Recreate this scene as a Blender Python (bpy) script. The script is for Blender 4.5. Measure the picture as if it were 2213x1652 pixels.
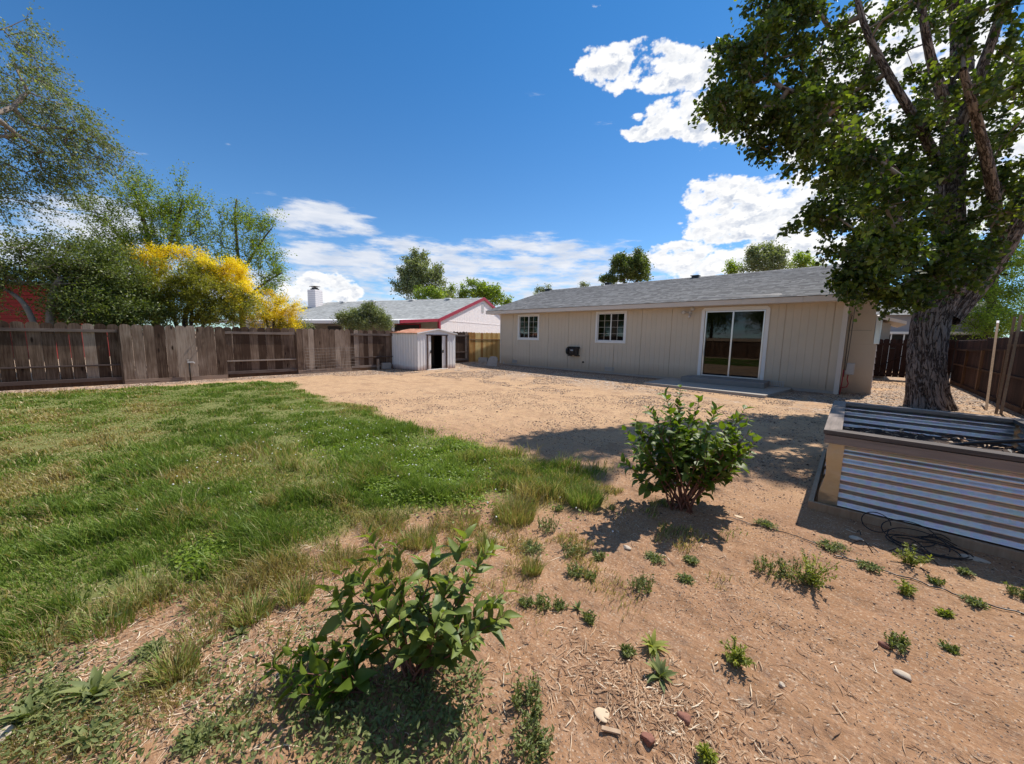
import bpy, math, random
import numpy as np
from mathutils import Vector, Matrix

for o in list(bpy.data.objects): bpy.data.objects.remove(o)
SC = bpy.context.scene
COL = SC.collection
rad = math.radians
random.seed(7)
RNG = np.random.default_rng(11)

# ------------------------------------------------------------------ camera
EYE = 1.62; PITCH = 7.05; ROLL = 0.98; YAW = 42.5
FPX = 800.0; CXP = 1106.5; CYP = 826.0
_p, _r, _y = rad(PITCH), rad(ROLL), rad(YAW)
FWD = np.array([-math.sin(_y)*math.cos(_p), math.cos(_y)*math.cos(_p), -math.sin(_p)])
_r0 = np.array([math.cos(_y), math.sin(_y), 0.0]); _u0 = np.cross(_r0, FWD)
RGT = _r0*math.cos(_r) + _u0*math.sin(_r)
UPV = -_r0*math.sin(_r) + _u0*math.cos(_r)
ORG = np.array([0.0, 0.0, EYE])
cam_d = bpy.data.cameras.new("camera")
cam = bpy.data.objects.new("camera", cam_d); COL.objects.link(cam)
cam_d.sensor_width = 36.0; cam_d.lens = 36.0*FPX/2213.0
cam_d.clip_start = 0.05; cam_d.clip_end = 3000
M = Matrix(((RGT[0], UPV[0], -FWD[0], 0), (RGT[1], UPV[1], -FWD[1], 0), (RGT[2], UPV[2], -FWD[2], EYE), (0, 0, 0, 1)))
cam.matrix_world = M
SC.camera = cam

def ray(px, py):
    return FWD + RGT*(px-CXP)/FPX - UPV*(py-CYP)/FPX
def G(px, py, z=0.0):
    d = ray(px, py); t = (z-EYE)/d[2]; return ORG + d*t
def W(px, py, depth):
    return ORG + ray(px, py)*depth
def onX(px, py, X):
    d = ray(px, py); return ORG + d*(X/d[0])
def onY(px, py, Y):
    d = ray(px, py); return ORG + d*(Y/d[1])
def depth_of(P):
    return float((np.asarray(P)-ORG) @ FWD)

# ------------------------------------------------------------------ sun
SUNV = np.array([0.37, 2.02, 3.0]); SUNV /= np.linalg.norm(SUNV)
SUN_EL = math.asin(SUNV[2]); SUN_AZ = math.atan2(SUNV[0], SUNV[1])
sl = bpy.data.lights.new("sun", 'SUN'); sl.energy = 5.0; sl.angle = rad(0.53); sl.color = (1.0, 0.94, 0.86)
so = bpy.data.objects.new("sun", sl); COL.objects.link(so)
so.rotation_euler = Vector(-SUNV).to_track_quat('-Z', 'Y').to_euler()
so.location = (5, 10, 30)

SC.view_settings.view_transform = 'Standard'
SC.view_settings.look = 'None'
SC.view_settings.exposure = 0.27
SC.view_settings.gamma = 1.0
SC.render.engine = 'CYCLES'
SC.cycles.use_adaptive_sampling = True; SC.cycles.adaptive_threshold = 0.02
SC.cycles.max_bounces = 6; SC.cycles.diffuse_bounces = 3; SC.cycles.glossy_bounces = 3
SC.cycles.transmission_bounces = 4; SC.cycles.transparent_max_bounces = 6
SC.cycles.use_denoising = True
try: SC.cycles.denoiser = "OPENIMAGEDENOISE"
except Exception: pass
SC.cycles.sample_clamp_indirect = 6

# ------------------------------------------------------------------ node helper
class NT:
    def __init__(s, tree): s.t = tree; s.n = tree.nodes; s.l = tree.links
    def new(s, typ, inp=None, **kw):
        n = s.n.new(typ)
        for k, v in kw.items(): setattr(n, k, v)
        for k, v in (inp or {}).items(): s.set(n, k, v)
        return n
    def set(s, n, k, v):
        sk = n.inputs[k]
        if isinstance(v, bpy.types.NodeSocket): s.l.new(v, sk)
        elif isinstance(v, bpy.types.Node): s.l.new(v.outputs[0], sk)
        else: sk.default_value = v
    def math(s, op, a, b=None, c=None, clamp=False):
        n = s.new('ShaderNodeMath', operation=op, use_clamp=clamp)
        s.set(n, 0, a)
        if b is not None: s.set(n, 1, b)
        if c is not None: s.set(n, 2, c)
        return n.outputs[0]
    def mix(s, f, a, b, mode='MIX'):
        n = s.new('ShaderNodeMix', data_type='RGBA', blend_type=mode)
        s.set(n, 0, f); s.set(n, 6, c4(a)); s.set(n, 7, c4(b)); return n.outputs[2]
    def ramp(s, f, stops, interp='LINEAR'):
        n = s.new('ShaderNodeValToRGB'); n.color_ramp.interpolation = interp
        e = n.color_ramp.elements
        while len(e) < len(stops): e.new(0.5)
        for i, (p, c) in enumerate(stops): e[i].position = p; e[i].color = c4(c)
        s.set(n, 0, f); return n.outputs[0]
    def noise(s, vec, scale, detail=4, rough=0.5, out=0, **kw):
        n = s.new('ShaderNodeTexNoise', {'Scale': scale, 'Detail': detail, 'Roughness': rough}, **kw)
        if vec is not None: s.set(n, 'Vector', vec)
        return n.outputs[out]
    def mapping(s, vec, loc=(0, 0, 0), rot=(0, 0, 0), scale=(1, 1, 1), typ='POINT'):
        n = s.new('ShaderNodeMapping', vector_type=typ)
        s.set(n, 'Vector', vec); n.inputs['Location'].default_value = loc
        n.inputs['Rotation'].default_value = rot; n.inputs['Scale'].default_value = scale
        return n.outputs[0]
def c4(c):
    if isinstance(c, (tuple, list)): return tuple(c) + (1.0,) if len(c) == 3 else tuple(c)
    if isinstance(c, (int, float)): return (c, c, c, 1.0)
    return c

# ------------------------------------------------------------------ world: sky with clouds
world = bpy.data.worlds.new("World"); SC.world = world; world.use_nodes = True
w = NT(world.node_tree); w.n.clear()
tc = w.new('ShaderNodeTexCoord')
sky = w.new('ShaderNodeTexSky', sky_type='NISHITA', sun_disc=False, sun_elevation=SUN_EL, sun_rotation=SUN_AZ,
            altitude=1600.0, air_density=1.0, dust_density=0.3, ozone_density=2.5)

sep = w.new('ShaderNodeSeparateXYZ', {0: tc.outputs['Generated']})
az = w.math('ARCTAN2', sep.outputs[0], sep.outputs[1])
el = w.math('ARCSINE', sep.outputs[2])
hz_ = w.new('ShaderNodeMapRange', {0: el, 1: 0.0, 2: 0.75}, interpolation_type='SMOOTHSTEP').outputs[0]
skyc = w.mix(1.0, sky.outputs[0], w.mix(hz_, (0.70, 0.95, 1.10), (0.32, 0.86, 1.18)), 'MULTIPLY')
dirv = w.new('ShaderNodeCombineXYZ', {0: az, 1: el}).outputs[0]
def angles(px, py):
    d = ray(px, py); d = d/np.linalg.norm(d)
    return math.atan2(d[0], d[1]), math.asin(d[2])
def blob(px, py, rx, ry, rot=0.0):
    small = rx*ry < 1300
    a, e = angles(px, py); a2, e2 = angles(px+rx, py); a3, e3 = angles(px, py-ry)
    ra = math.hypot(a2-a, e2-e); re = math.hypot(a3-a, e3-e)
    tilt = math.atan2(e2-e, a2-a)
    m = w.mapping(dirv, (a, e, 0), (0, 0, tilt+rot), (ra*1.35, re*1.35, 1), 'TEXTURE')
    g_ = w.new('ShaderNodeTexGradient', {0: m}, gradient_type='SPHERICAL').outputs[1]
    if small: return w.math('MULTIPLY', g_, 0.62)
    return w.new('ShaderNodeMapRange', {0: g_, 1: 0.0, 2: 0.6}, interpolation_type='SMOOTHSTEP').outputs[0]
def fold(lst, op='MAXIMUM'):
    while len(lst) > 1:
        lst = [w.math(op, lst[i], lst[i+1]) if i+1 < len(lst) else lst[i] for i in range(0, len(lst), 2)]
    return lst[0]
cum = [blob(*b) for b in [
    (1330, 150, 100, 66), (1430, 150, 140, 66), (1285, 125, 45, 38), (1500, 150, 80, 60), (1400, 290, 75, 22),
    (1510, 255, 140, 70), (1600, 270, 120, 66), (1440, 270, 60, 34), (1950, 170, 330, 230), (1830, 330, 190, 150), (2150, 300, 260, 260),
    (1570, 430, 120, 60), (1700, 440, 130, 85), (1560, 490, 120, 60), (1760, 520, 200, 95), (1500, 560, 130, 50), (1640, 560, 160, 60),
    (690, 620, 80, 40), (740, 632, 50, 26), (640, 632, 60, 26), (1237, 38, 36, 15), (1285, 14, 34, 14), (1310, 66, 16, 12), (1138, 431, 17, 6, )]]
strat = [blob(*b) for b in [
    (660, 462, 95, 32), (700, 490, 120, 34), (800, 470, 90, 9), (740, 550, 150, 34), (950, 560, 280, 42), (1150, 545, 120, 40),
    (1290, 590, 330, 60), (1050, 610, 420, 48), (820, 595, 200, 24), (100, 470, 240, 60), (60, 540, 300, 70), (230, 560, 160, 40), (1380, 520, 46, 6),
    (545, 418, 70, 9), (495, 313, 16, 9), (310, 332, 50, 9), (1140, 205, 50, 8), (1320, 268, 32, 8), (450, 610, 240, 40), (900, 650, 500, 36)]]
# unseen cloud added overhead and behind the viewer for a whiter fill light
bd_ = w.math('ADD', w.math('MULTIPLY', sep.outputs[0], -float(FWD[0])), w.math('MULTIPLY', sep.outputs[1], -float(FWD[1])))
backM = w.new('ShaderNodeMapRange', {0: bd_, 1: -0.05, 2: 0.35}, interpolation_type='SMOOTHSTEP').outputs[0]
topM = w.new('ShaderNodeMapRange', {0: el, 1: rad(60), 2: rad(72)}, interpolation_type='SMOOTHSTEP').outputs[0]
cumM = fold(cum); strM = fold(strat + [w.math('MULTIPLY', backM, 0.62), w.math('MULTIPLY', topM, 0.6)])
nv = w.mapping(dirv, (0, 0, 0), (0, 0, 0), (1, 1.5, 1))
warp = w.noise(nv, 5.0, 5, 0.6)
def cden(dv):
    a = w.noise(dv, 9.0, 12, 0.62)
    v = w.new('ShaderNodeTexVoronoi', {'Vector': dv, 'Scale': 22.0, 'Detail': 3.0, 'Roughness': 0.6}, feature='SMOOTH_F1')
    v.inputs['Smoothness'].default_value = 0.6
    return w.math('SUBTRACT', w.math('MULTIPLY', a, 1.25), w.math('MULTIPLY', v.outputs[0], 0.42))
d0 = cden(nv)
d1 = cden(w.mapping(dirv, (0.004, 0.022, 0), (0, 0, 0), (1, 1.5, 1)))
cd = w.math('ADD', w.math('MULTIPLY', cumM, 1.5), w.math('MULTIPLY', w.math('SUBTRACT', d0, 0.45), 2.5))
gate = w.new('ShaderNodeMapRange', {0: cumM, 1: 0.02, 2: 0.16}).outputs[0]
cA = w.math('MULTIPLY', gate, w.new('ShaderNodeMapRange', {0: cd, 1: 0.18, 2: 0.66}, interpolation_type='SMOOTHSTEP').outputs[0])
sv = w.mapping(dirv, (0.3, 0.1, 0), (0, 0, 0.12), (1.0, 4.2, 1))
s0 = w.noise(sv, 6.5, 10, 0.62)
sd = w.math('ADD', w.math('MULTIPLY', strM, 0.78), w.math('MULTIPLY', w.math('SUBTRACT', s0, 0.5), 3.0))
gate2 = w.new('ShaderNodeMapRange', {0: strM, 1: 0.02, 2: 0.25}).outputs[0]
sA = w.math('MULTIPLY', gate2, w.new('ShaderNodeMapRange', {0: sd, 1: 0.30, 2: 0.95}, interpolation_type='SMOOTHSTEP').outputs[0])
# the undersides of the clouds are greyer than their sunlit tops
lit = w.new('ShaderNodeMapRange', {0: w.math('SUBTRACT', d0, d1), 1: -0.12, 2: 0.08}).outputs[0]
thick = w.new('ShaderNodeMapRange', {0: cd, 1: 0.5, 2: 1.15}).outputs[0]
low = w.math('SUBTRACT', 1.0, w.math('MULTIPLY', thick, w.math('SUBTRACT', 1.0, lit)), clamp=True)
ccol = w.mix(low, (0.46, 0.53, 0.67), (1.0, 1.0, 1.0))
scol = w.mix(w.new('ShaderNodeMapRange', {0: w.noise(sv, 11.0, 6, 0.55), 1: 0.3, 2: 0.65}).outputs[0], (0.60, 0.67, 0.80), (0.86, 0.88, 0.93))
K = 7.7
def scale_c(c, k):
    return w.mix(1.0, c, (k, k, k), 'MULTIPLY')
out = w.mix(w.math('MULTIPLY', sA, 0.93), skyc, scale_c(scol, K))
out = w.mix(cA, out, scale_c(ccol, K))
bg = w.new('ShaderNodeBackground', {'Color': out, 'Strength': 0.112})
w.l.new(bg.outputs[0], w.new('ShaderNodeOutputWorld').inputs[0])

# ------------------------------------------------------------------ materials
MAT = {}
def material(name, fn):
    m = bpy.data.materials.new(name); m.use_nodes = True
    t = NT(m.node_tree); t.n.clear()
    o = t.new('ShaderNodeOutputMaterial'); sh = fn(t); t.l.new(sh, o.inputs[0]); MAT[name] = m; return m
def pbsdf(t, col, rough=0.8, metal=0.0, bump=None, bstr=0.3, bdist=0.01, spec=0.4, **kw):
    p = t.new('ShaderNodeBsdfPrincipled', {'Base Color': c4(col), 'Roughness': rough, 'Metallic': metal, 'Specular IOR Level': spec})
    for k, v in kw.items(): t.set(p, k.replace('_', ' '), v)
    if bump is not None:
        b = t.new('ShaderNodeBump', {'Height': bump, 'Strength': bstr, 'Distance': bdist}); t.l.new(b.outputs[0], p.inputs['Normal'])
    return p.outputs[0]
def oc(t): return t.new('ShaderNodeTexCoord').outputs['Object']
def attr(t, name): return t.new('ShaderNodeAttribute', attribute_name=name).outputs[2]

def wood_mat(name, c_dark, c_mid, c_light, axis='Z', scale=1.0, rough=0.85, bstr=0.4):
    def fn(t):
        v = oc(t)
        sc = {'Z': (14, 14, 0.9), 'X': (0.9, 14, 14), 'Y': (14, 0.9, 14)}[axis]
        tone = attr(t, 'tone')
        off = t.new('ShaderNodeCombineXYZ', {0: t.math('MULTIPLY', tone, 37.0), 1: t.math('MULTIPLY', tone, 11.0), 2: t.math('MULTIPLY', tone, 23.0)})
        vv = t.new('ShaderNodeVectorMath', {0: v, 1: off}, operation='ADD').outputs[0]
        m = t.mapping(vv, scale=tuple(s*scale for s in sc))
        g = t.noise(m, 2.2, 6, 0.65)
        big = t.noise(vv, 1.6, 3, 0.5)
        f = t.math('ADD', t.math('MULTIPLY', g, 0.75), t.math('MULTIPLY', t.math('SUBTRACT', tone, 0.5), 0.62))
        f = t.math('ADD', f, t.math('MULTIPLY', t.math('SUBTRACT', big, 0.5), 0.5))
        c = t.ramp(f, [(0.15, c_dark), (0.42, c_mid), (0.72, c_light)])
        kn = t.new('ShaderNodeTexVoronoi', {'Vector': t.mapping(vv, scale=(4, 4, 1.3) if axis == 'Z' else (1.3, 4, 4) if axis == 'X' else (4, 1.3, 4)), 'Scale': 1.0})
        k = t.new('ShaderNodeMapRange', {0: kn.outputs[0], 1: 0.06, 2: 0.13}).outputs[0]
        c = t.mix(k, tuple(x*0.45 for x in c_dark), c)
        return pbsdf(t, c, rough, bump=g, bstr=bstr, bdist=0.006, spec=0.2)
    return material(name, fn)
wood_mat('weathered_wood', (0.058, 0.033, 0.021), (0.175, 0.118, 0.084), (0.38, 0.295, 0.23))
wood_mat('weathered_rail', (0.085, 0.06, 0.052), (0.17, 0.13, 0.11), (0.30, 0.24, 0.20), 'Y')
wood_mat('kick_board', (0.14, 0.09, 0.065), (0.25, 0.175, 0.13), (0.36, 0.26, 0.19), 'Y')
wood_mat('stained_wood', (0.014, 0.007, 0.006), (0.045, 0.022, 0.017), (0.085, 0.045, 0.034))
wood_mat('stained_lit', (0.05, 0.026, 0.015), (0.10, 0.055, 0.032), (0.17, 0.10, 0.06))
wood_mat('cedar', (0.42, 0.20, 0.06), (0.68, 0.42, 0.15), (0.85, 0.62, 0.28))
wood_mat('stake_wood', (0.22, 0.13, 0.075), (0.36, 0.24, 0.15), (0.47, 0.34, 0.23))
wood_mat('grey_board_x', (0.10, 0.085, 0.075), (0.20, 0.165, 0.14), (0.32, 0.26, 0.22), 'X')
wood_mat('grey_board_y', (0.10, 0.085, 0.075), (0.20, 0.165, 0.14), (0.32, 0.26, 0.22), 'Y')

def plain(name, col, rough=0.6, metal=0.0, var=0.12, nscale=6.0, bstr=0.1, spec=0.4, streak=False):
    def fn(t):
        v = oc(t)
        if streak: v = t.mapping(v, scale=(3, 3, 0.5))
        n = t.noise(v, nscale, 6, 0.6); n2 = t.noise(v, nscale*9, 3, 0.5)
        c = t.mix(n, tuple(x*(1-var) for x in col), tuple(min(1, x*(1+var)) for x in col))
        return pbsdf(t, c, rough, metal, bump=n2, bstr=bstr, bdist=0.004, spec=spec)
    return material(name, fn)
def siding(name, col, var=0.10):
    def fn(t):
        v = oc(t)
        n = t.noise(v, 1.3, 5, 0.6); g = t.noise(t.mapping(v, scale=(30, 30, 1.2)), 2.0, 5, 0.6)
        c = t.mix(n, tuple(x*(1-var) for x in col), tuple(x*(1+var) for x in col))
        c = t.mix(t.math('MULTIPLY', g, 0.25), c, tuple(x*0.75 for x in col))
        z = t.new('ShaderNodeSeparateXYZ', {0: v}).outputs[2]
        # splashed dirt near the ground
        dz = t.new('ShaderNodeMapRange', {0: t.math('ADD', z, t.math('MULTIPLY', n, -0.35)), 1: 0.42, 2: 0.0}).outputs[0]
        c = t.mix(t.math('MULTIPLY', dz, 0.45), c, (0.30, 0.19, 0.12))
        return pbsdf(t, c, 0.8, bump=g, bstr=0.25, bdist=0.004, spec=0.25)
    return material(name, fn)
siding('tan_siding', (0.64, 0.535, 0.41))
siding('white_siding', (0.90, 0.83, 0.80), 0.04)
siding('beige_siding', (0.42, 0.38, 0.32), 0.05)
siding('chase_siding', (0.62, 0.52, 0.41), 0.06)
plain('white_paint', (0.80, 0.78, 0.75), 0.5, var=0.06)
plain('cream_trim', (0.68, 0.60, 0.52), 0.6, var=0.08, nscale=3)
plain('red_paint', (0.34, 0.022, 0.045), 0.5, var=0.15)
plain('barn_red', (0.24, 0.022, 0.020), 0.8, var=0.3, nscale=3)
plain('concrete', (0.36, 0.325, 0.28), 0.9, var=0.18, nscale=4, bstr=0.4)
plain('grey_concrete', (0.24, 0.225, 0.21), 0.9, var=0.2, nscale=5, bstr=0.4)
plain('foundation', (0.40, 0.34, 0.29), 0.95, var=0.22, nscale=5, bstr=0.5)
plain('black_plastic', (0.014, 0.014, 0.016), 0.35, var=0.2)
plain('vent_black', (0.02, 0.02, 0.022), 0.4, var=0.2)
plain('label_grey', (0.45, 0.45, 0.45), 0.5)
plain('red_pipe', (0.35, 0.02, 0.03), 0.4)
plain('grey_box', (0.45, 0.43, 0.41), 0.5)
plain('dark_metal', (0.06, 0.055, 0.05), 0.45, 0.6)
plain('steel_wire', (0.16, 0.14, 0.13), 0.6, 0.5)
plain('shed_trim', (0.10, 0.065, 0.055), 0.6, var=0.25, nscale=8)
plain('stone_grey', (0.34, 0.30, 0.27), 0.95, var=0.25, nscale=9, bstr=0.8)
plain('stone_pale', (0.50, 0.415, 0.32), 0.9, var=0.15, nscale=12, bstr=0.5)
plain('stone_red', (0.25, 0.11, 0.075), 0.9, var=0.3, nscale=14, bstr=0.6)
plain('pale_chip', (0.60, 0.46, 0.31), 0.85, var=0.2, nscale=14)
plain('soil', (0.055, 0.036, 0.027), 1.0, var=0.4, nscale=12, bstr=1.0)
plain('grey_siding', (0.36, 0.34, 0.36), 0.8, var=0.06)
plain('aluminium', (0.72, 0.71, 0.70), 0.35, 0.9, var=0.06)
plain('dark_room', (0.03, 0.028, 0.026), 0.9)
plain('lamp_white', (0.62, 0.56, 0.50), 0.35)
plain('yellow_reflection', (0.42, 0.36, 0.16), 0.9, var=0.2, nscale=3)

def galv(t):
    v = oc(t)
    n = t.noise(v, 2.5, 6, 0.65); sp = t.new('ShaderNodeTexVoronoi', {'Vector': v, 'Scale': 30.0}).outputs[1]
    c = t.mix(n, (0.46, 0.46, 0.47), (0.68, 0.68, 0.68))
    c = t.mix(0.10, c, sp)
    d = t.noise(t.mapping(v, scale=(1, 1, 4)), 4.0, 6, 0.7)
    dd = t.new('ShaderNodeMapRange', {0: d, 1: 0.56, 2: 0.74}).outputs[0]
    c = t.mix(t.math('MULTIPLY', dd, 0.5), c, (0.30, 0.22, 0.15))
    r = t.math('ADD', 0.24, t.math('MULTIPLY', n, 0.22))
    return pbsdf(t, c, r, 0.88, bump=d, bstr=0.12, bdist=0.004)
material('galvanised', galv)
def sheet(t):
    v = oc(t)
    n = t.noise(v, 5, 4, 0.5)
    return pbsdf(t, t.mix(n, (0.34, 0.31, 0.24), (0.52, 0.49, 0.40)), 0.30, 0.8, bump=t.noise(v, 9, 2, 0.5), bstr=0.5, bdist=0.02)
material('plain_sheet', sheet)
def shedpaint(t):
    v = oc(t)
    n = t.noise(v, 1.8, 6, 0.65); st = t.noise(t.mapping(v, scale=(9, 9, 0.6)), 2.0, 5, 0.6)
    c = t.mix(n, (0.74, 0.75, 0.76), (0.88, 0.88, 0.88))
    s2 = t.new('ShaderNodeMapRange', {0: st, 1: 0.55, 2: 0.75}).outputs[0]
    c = t.mix(t.math('MULTIPLY', s2, 0.35), c, (0.45, 0.38, 0.34))
    z = t.new('ShaderNodeSeparateXYZ', {0: v}).outputs[2]
    rz = t.new('ShaderNodeMapRange', {0: t.math('ADD', z, t.math('MULTIPLY', n, -0.4)), 1: 0.05, 2: -0.15}).outputs[0]
    c = t.mix(t.math('MULTIPLY', rz, 0.7), c, (0.30, 0.13, 0.07))
    return pbsdf(t, c, 0.42, 0.15, bump=n, bstr=0.2, bdist=0.01)
material('shed_metal', shedpaint)
def rust(t):
    v = oc(t)
    n = t.noise(v, 3.2, 7, 0.65)
    c = t.ramp(n, [(0.3, (0.28, 0.095, 0.045)), (0.5, (0.50, 0.22, 0.12)), (0.66, (0.60, 0.36, 0.24)), (0.8, (0.6, 0.52, 0.46))])
    return pbsdf(t, c, 0.75, 0.1, bump=n, bstr=0.2)
material('rusty_roof', rust)
def shingle(name, c0, c1, c2):
    def fn(t):
        v = oc(t)
        tone = attr(t, 'tone')
        off = t.new('ShaderNodeCombineXYZ', {0: t.math('MULTIPLY', tone, 91.0), 1: t.math('MULTIPLY', tone, 17.0), 2: tone})
        b = t.new('ShaderNodeTexVoronoi', {'Vector': t.mapping(t.new('ShaderNodeVectorMath', {0: v, 1: off}, operation='ADD').outputs[0], scale=(4.2, 0.02, 0.02)), 'Scale': 1.0, 'Randomness': 0.9}, feature='F1')
        cc = t.new('ShaderNodeSeparateColor', {0: b.outputs[1]}).outputs[0]
        n = t.noise(v, 3.0, 5, 0.6); fine = t.noise(v, 160, 2, 0.5)
        f = t.math('ADD', t.math('MULTIPLY', cc, 0.55), t.math('MULTIPLY', n, 0.5))
        c = t.ramp(f, [(0.2, c0), (0.5, c1), (0.85, c2)])
        c = t.mix(t.math('MULTIPLY', fine, 0.35), c, tuple(x*1.5 for x in c2))
        return pbsdf(t, c, 0.95, bump=fine, bstr=0.5, bdist=0.004, spec=0.2)
    return material(name, fn)
shingle('grey_shingles', (0.075, 0.072, 0.072), (0.16, 0.155, 0.15), (0.29, 0.285, 0.275))
shingle('pale_shingles', (0.19, 0.19, 0.18), (0.33, 0.33, 0.31), (0.50, 0.50, 0.47))

def glass(name, tint, rough=0.02, trans=0.55):
    def fn(t):
        gl = t.new('ShaderNodeBsdfGlossy', {'Color': (0.9, 0.92, 0.95, 1), 'Roughness': rough})
        tr = t.new('ShaderNodeBsdfTransparent', {'Color': tint+(1,)})
        fr = t.new('ShaderNodeFresnel', {'IOR': 1.65})
        f = t.math('ADD', t.math('MULTIPLY', fr, 0.85), 0.0, clamp=True)
        m = t.new('ShaderNodeMixShader', {0: f, 1: tr.outputs[0], 2: gl.outputs[0]})
        return m.outputs[0]
    return material(name, fn)
glass('window_glass', (0.35, 0.36, 0.36))
glass('door_glass', (0.20, 0.20, 0.20))

def leaf_mat(name, c0, c1, c2, trans=0.35, rough=0.45, tcol=None):
    def fn(t):
        tone = attr(t, 'tone')
        n = t.noise(oc(t), 1.1, 3, 0.5)
        f = t.math('ADD', t.math('MULTIPLY', tone, 0.75), t.math('MULTIPLY', n, 0.35))
        c = t.ramp(f, [(0.12, c0), (0.5, c1), (0.92, c2)])
        p = pbsdf(t, c, rough, spec=0.45)
        tc_ = t.mix(1.0, c, tcol or (1.5, 1.65, 0.55), 'MULTIPLY')
        tr = t.new('ShaderNodeBsdfTranslucent', {'Color': tc_})
        return t.new('ShaderNodeMixShader', {0: trans, 1: p, 2: tr.outputs[0]}).outputs[0]
    return material(name, fn)
leaf_mat('leaf_cottonwood', (0.026, 0.042, 0.009), (0.066, 0.100, 0.015), (0.22, 0.25, 0.036), 0.40, 0.5)
leaf_mat('leaf_willow', (0.080, 0.105, 0.045), (0.15, 0.185, 0.075), (0.30, 0.33, 0.14), 0.42, 0.5)
leaf_mat('leaf_dark', (0.060, 0.082, 0.022), (0.115, 0.148, 0.036), (0.21, 0.24, 0.06), 0.36, 0.5)
leaf_mat('leaf_green', (0.10, 0.14, 0.022), (0.19, 0.26, 0.035), (0.33, 0.38, 0.06), 0.42, 0.5)
leaf_mat('leaf_bright', (0.09, 0.14, 0.014), (0.20, 0.28, 0.03), (0.38, 0.44, 0.06), 0.45)
leaf_mat('leaf_olive', (0.10, 0.11, 0.016), (0.22, 0.22, 0.025), (0.42, 0.37, 0.04), 0.40)
leaf_mat('leaf_yellow', (0.72, 0.48, 0.010), (0.95, 0.74, 0.02), (1.0, 0.90, 0.08), 0.45, tcol=(1.15, 1.15, 0.5))
leaf_mat('leaf_grey', (0.11, 0.125, 0.060), (0.20, 0.225, 0.11), (0.32, 0.345, 0.18), 0.34, 0.5)
leaf_mat('leaf_lilac', (0.037, 0.064, 0.010), (0.085, 0.140, 0.016), (0.195, 0.250, 0.029), 0.32, 0.5)
leaf_mat('leaf_sprout', (0.042, 0.072, 0.014), (0.105, 0.155, 0.028), (0.29, 0.34, 0.075), 0.30, 0.5)
leaf_mat('leaf_weed', (0.079, 0.104, 0.032), (0.159, 0.192, 0.061), (0.305, 0.312, 0.108), 0.28, 0.65)
leaf_mat('leaf_weed_light', (0.134, 0.166, 0.029), (0.244, 0.281, 0.050), (0.403, 0.395, 0.094), 0.38, 0.65)
def grass_mat(t):
    tone = attr(t, 'tone'); dry = attr(t, 'dry')
    g = t.ramp(tone, [(0.0, (0.08, 0.12, 0.024)), (0.35, (0.16, 0.235, 0.042)), (0.65, (0.27, 0.35, 0.075)), (0.85, (0.30, 0.36, 0.14)), (1.0, (0.50, 0.52, 0.24))])
    d = t.ramp(tone, [(0.0, (0.20, 0.11, 0.045)), (0.5, (0.42, 0.29, 0.13)), (1.0, (0.66, 0.53, 0.31))])
    c = t.mix(dry, g, d)
    p = pbsdf(t, c, 0.5, spec=0.35)
    tr = t.new('ShaderNodeBsdfTranslucent', {'Color': t.mix(1.0, c, (1.3, 1.4, 0.7), 'MULTIPLY')})
    return t.new('ShaderNodeMixShader', {0: 0.3, 1: p, 2: tr.outputs[0]}).outputs[0]
material('grass_blade', grass_mat)
def litter_mat(t):
    tone = attr(t, 'tone')
    c = t.ramp(tone, [(0.0, (0.10, 0.05, 0.03)), (0.4, (0.36, 0.215, 0.125)), (0.8, (0.55, 0.39, 0.25)), (1.0, (0.74, 0.63, 0.47))])
    return pbsdf(t, c, 0.85, spec=0.2)
material('litter', litter_mat)
def pebble_mat(t):
    tone = attr(t, 'tone')
    c = t.ramp(tone, [(0.0, (0.07, 0.045, 0.035)), (0.35, (0.25, 0.17, 0.12)), (0.7, (0.42, 0.32, 0.24)), (1.0, (0.62, 0.55, 0.47))])
    return pbsdf(t, c, 0.9, spec=0.2)
material('pebble', pebble_mat)
def bark(t):
    v = t.new('ShaderNodeCombineXYZ', {0: attr(t, 'bx'), 1: attr(t, 'by'), 2: attr(t, 'bz')}).outputs[0]
    m = t.mapping(v, scale=(1, 1, 0.20))
    wv = t.noise(m, 4.0, 4, 0.6, out=1)
    m2 = t.new('ShaderNodeVectorMath', {0: m, 1: t.mix(1.0, wv, (0.25, 0.25, 0.25), 'MULTIPLY')}, operation='ADD').outputs[0]
    n1 = t.noise(m2, 13.0, 3, 0.6); r1 = t.math('ABSOLUTE', t.math('SUBTRACT', n1, 0.5))
    f = t.new('ShaderNodeMapRange', {0: r1, 1: 0.0, 2: 0.075}).outputs[0]
    n2 = t.noise(m2, 34.0, 6, 0.7); r2 = t.new('ShaderNodeMapRange', {0: t.math('ABSOLUTE', t.math('SUBTRACT', n2, 0.5)), 1: 0.0, 2: 0.05}).outputs[0]
    cr = t.math('MULTIPLY', f, t.math('ADD', 0.6, t.math('MULTIPLY', r2, 0.4)))
    c = t.mix(cr, (0.045, 0.030, 0.024), t.mix(t.noise(m, 20.0, 6, 0.7), (0.18, 0.14, 0.12), (0.40, 0.33, 0.29)))
    h = t.math('ADD', f, t.math('MULTIPLY', n2, 0.8))
    return pbsdf(t, c, 0.95, bump=h, bstr=1.0, bdist=0.035, spec=0.15)
material('bark', bark)
def twigbark(name, c1, c2):
    def fn(t):
        v = oc(t); n = t.noise(v, 9.0, 6, 0.65)
        return pbsdf(t, t.mix(n, c1, c2), 0.9, bump=n, bstr=0.5, bdist=0.01, spec=0.15)
    return material(name, fn)
twigbark('bark_twig', (0.13, 0.10, 0.08), (0.36, 0.30, 0.24))
twigbark('bark_dark', (0.04, 0.03, 0.025), (0.15, 0.115, 0.09))
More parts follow.
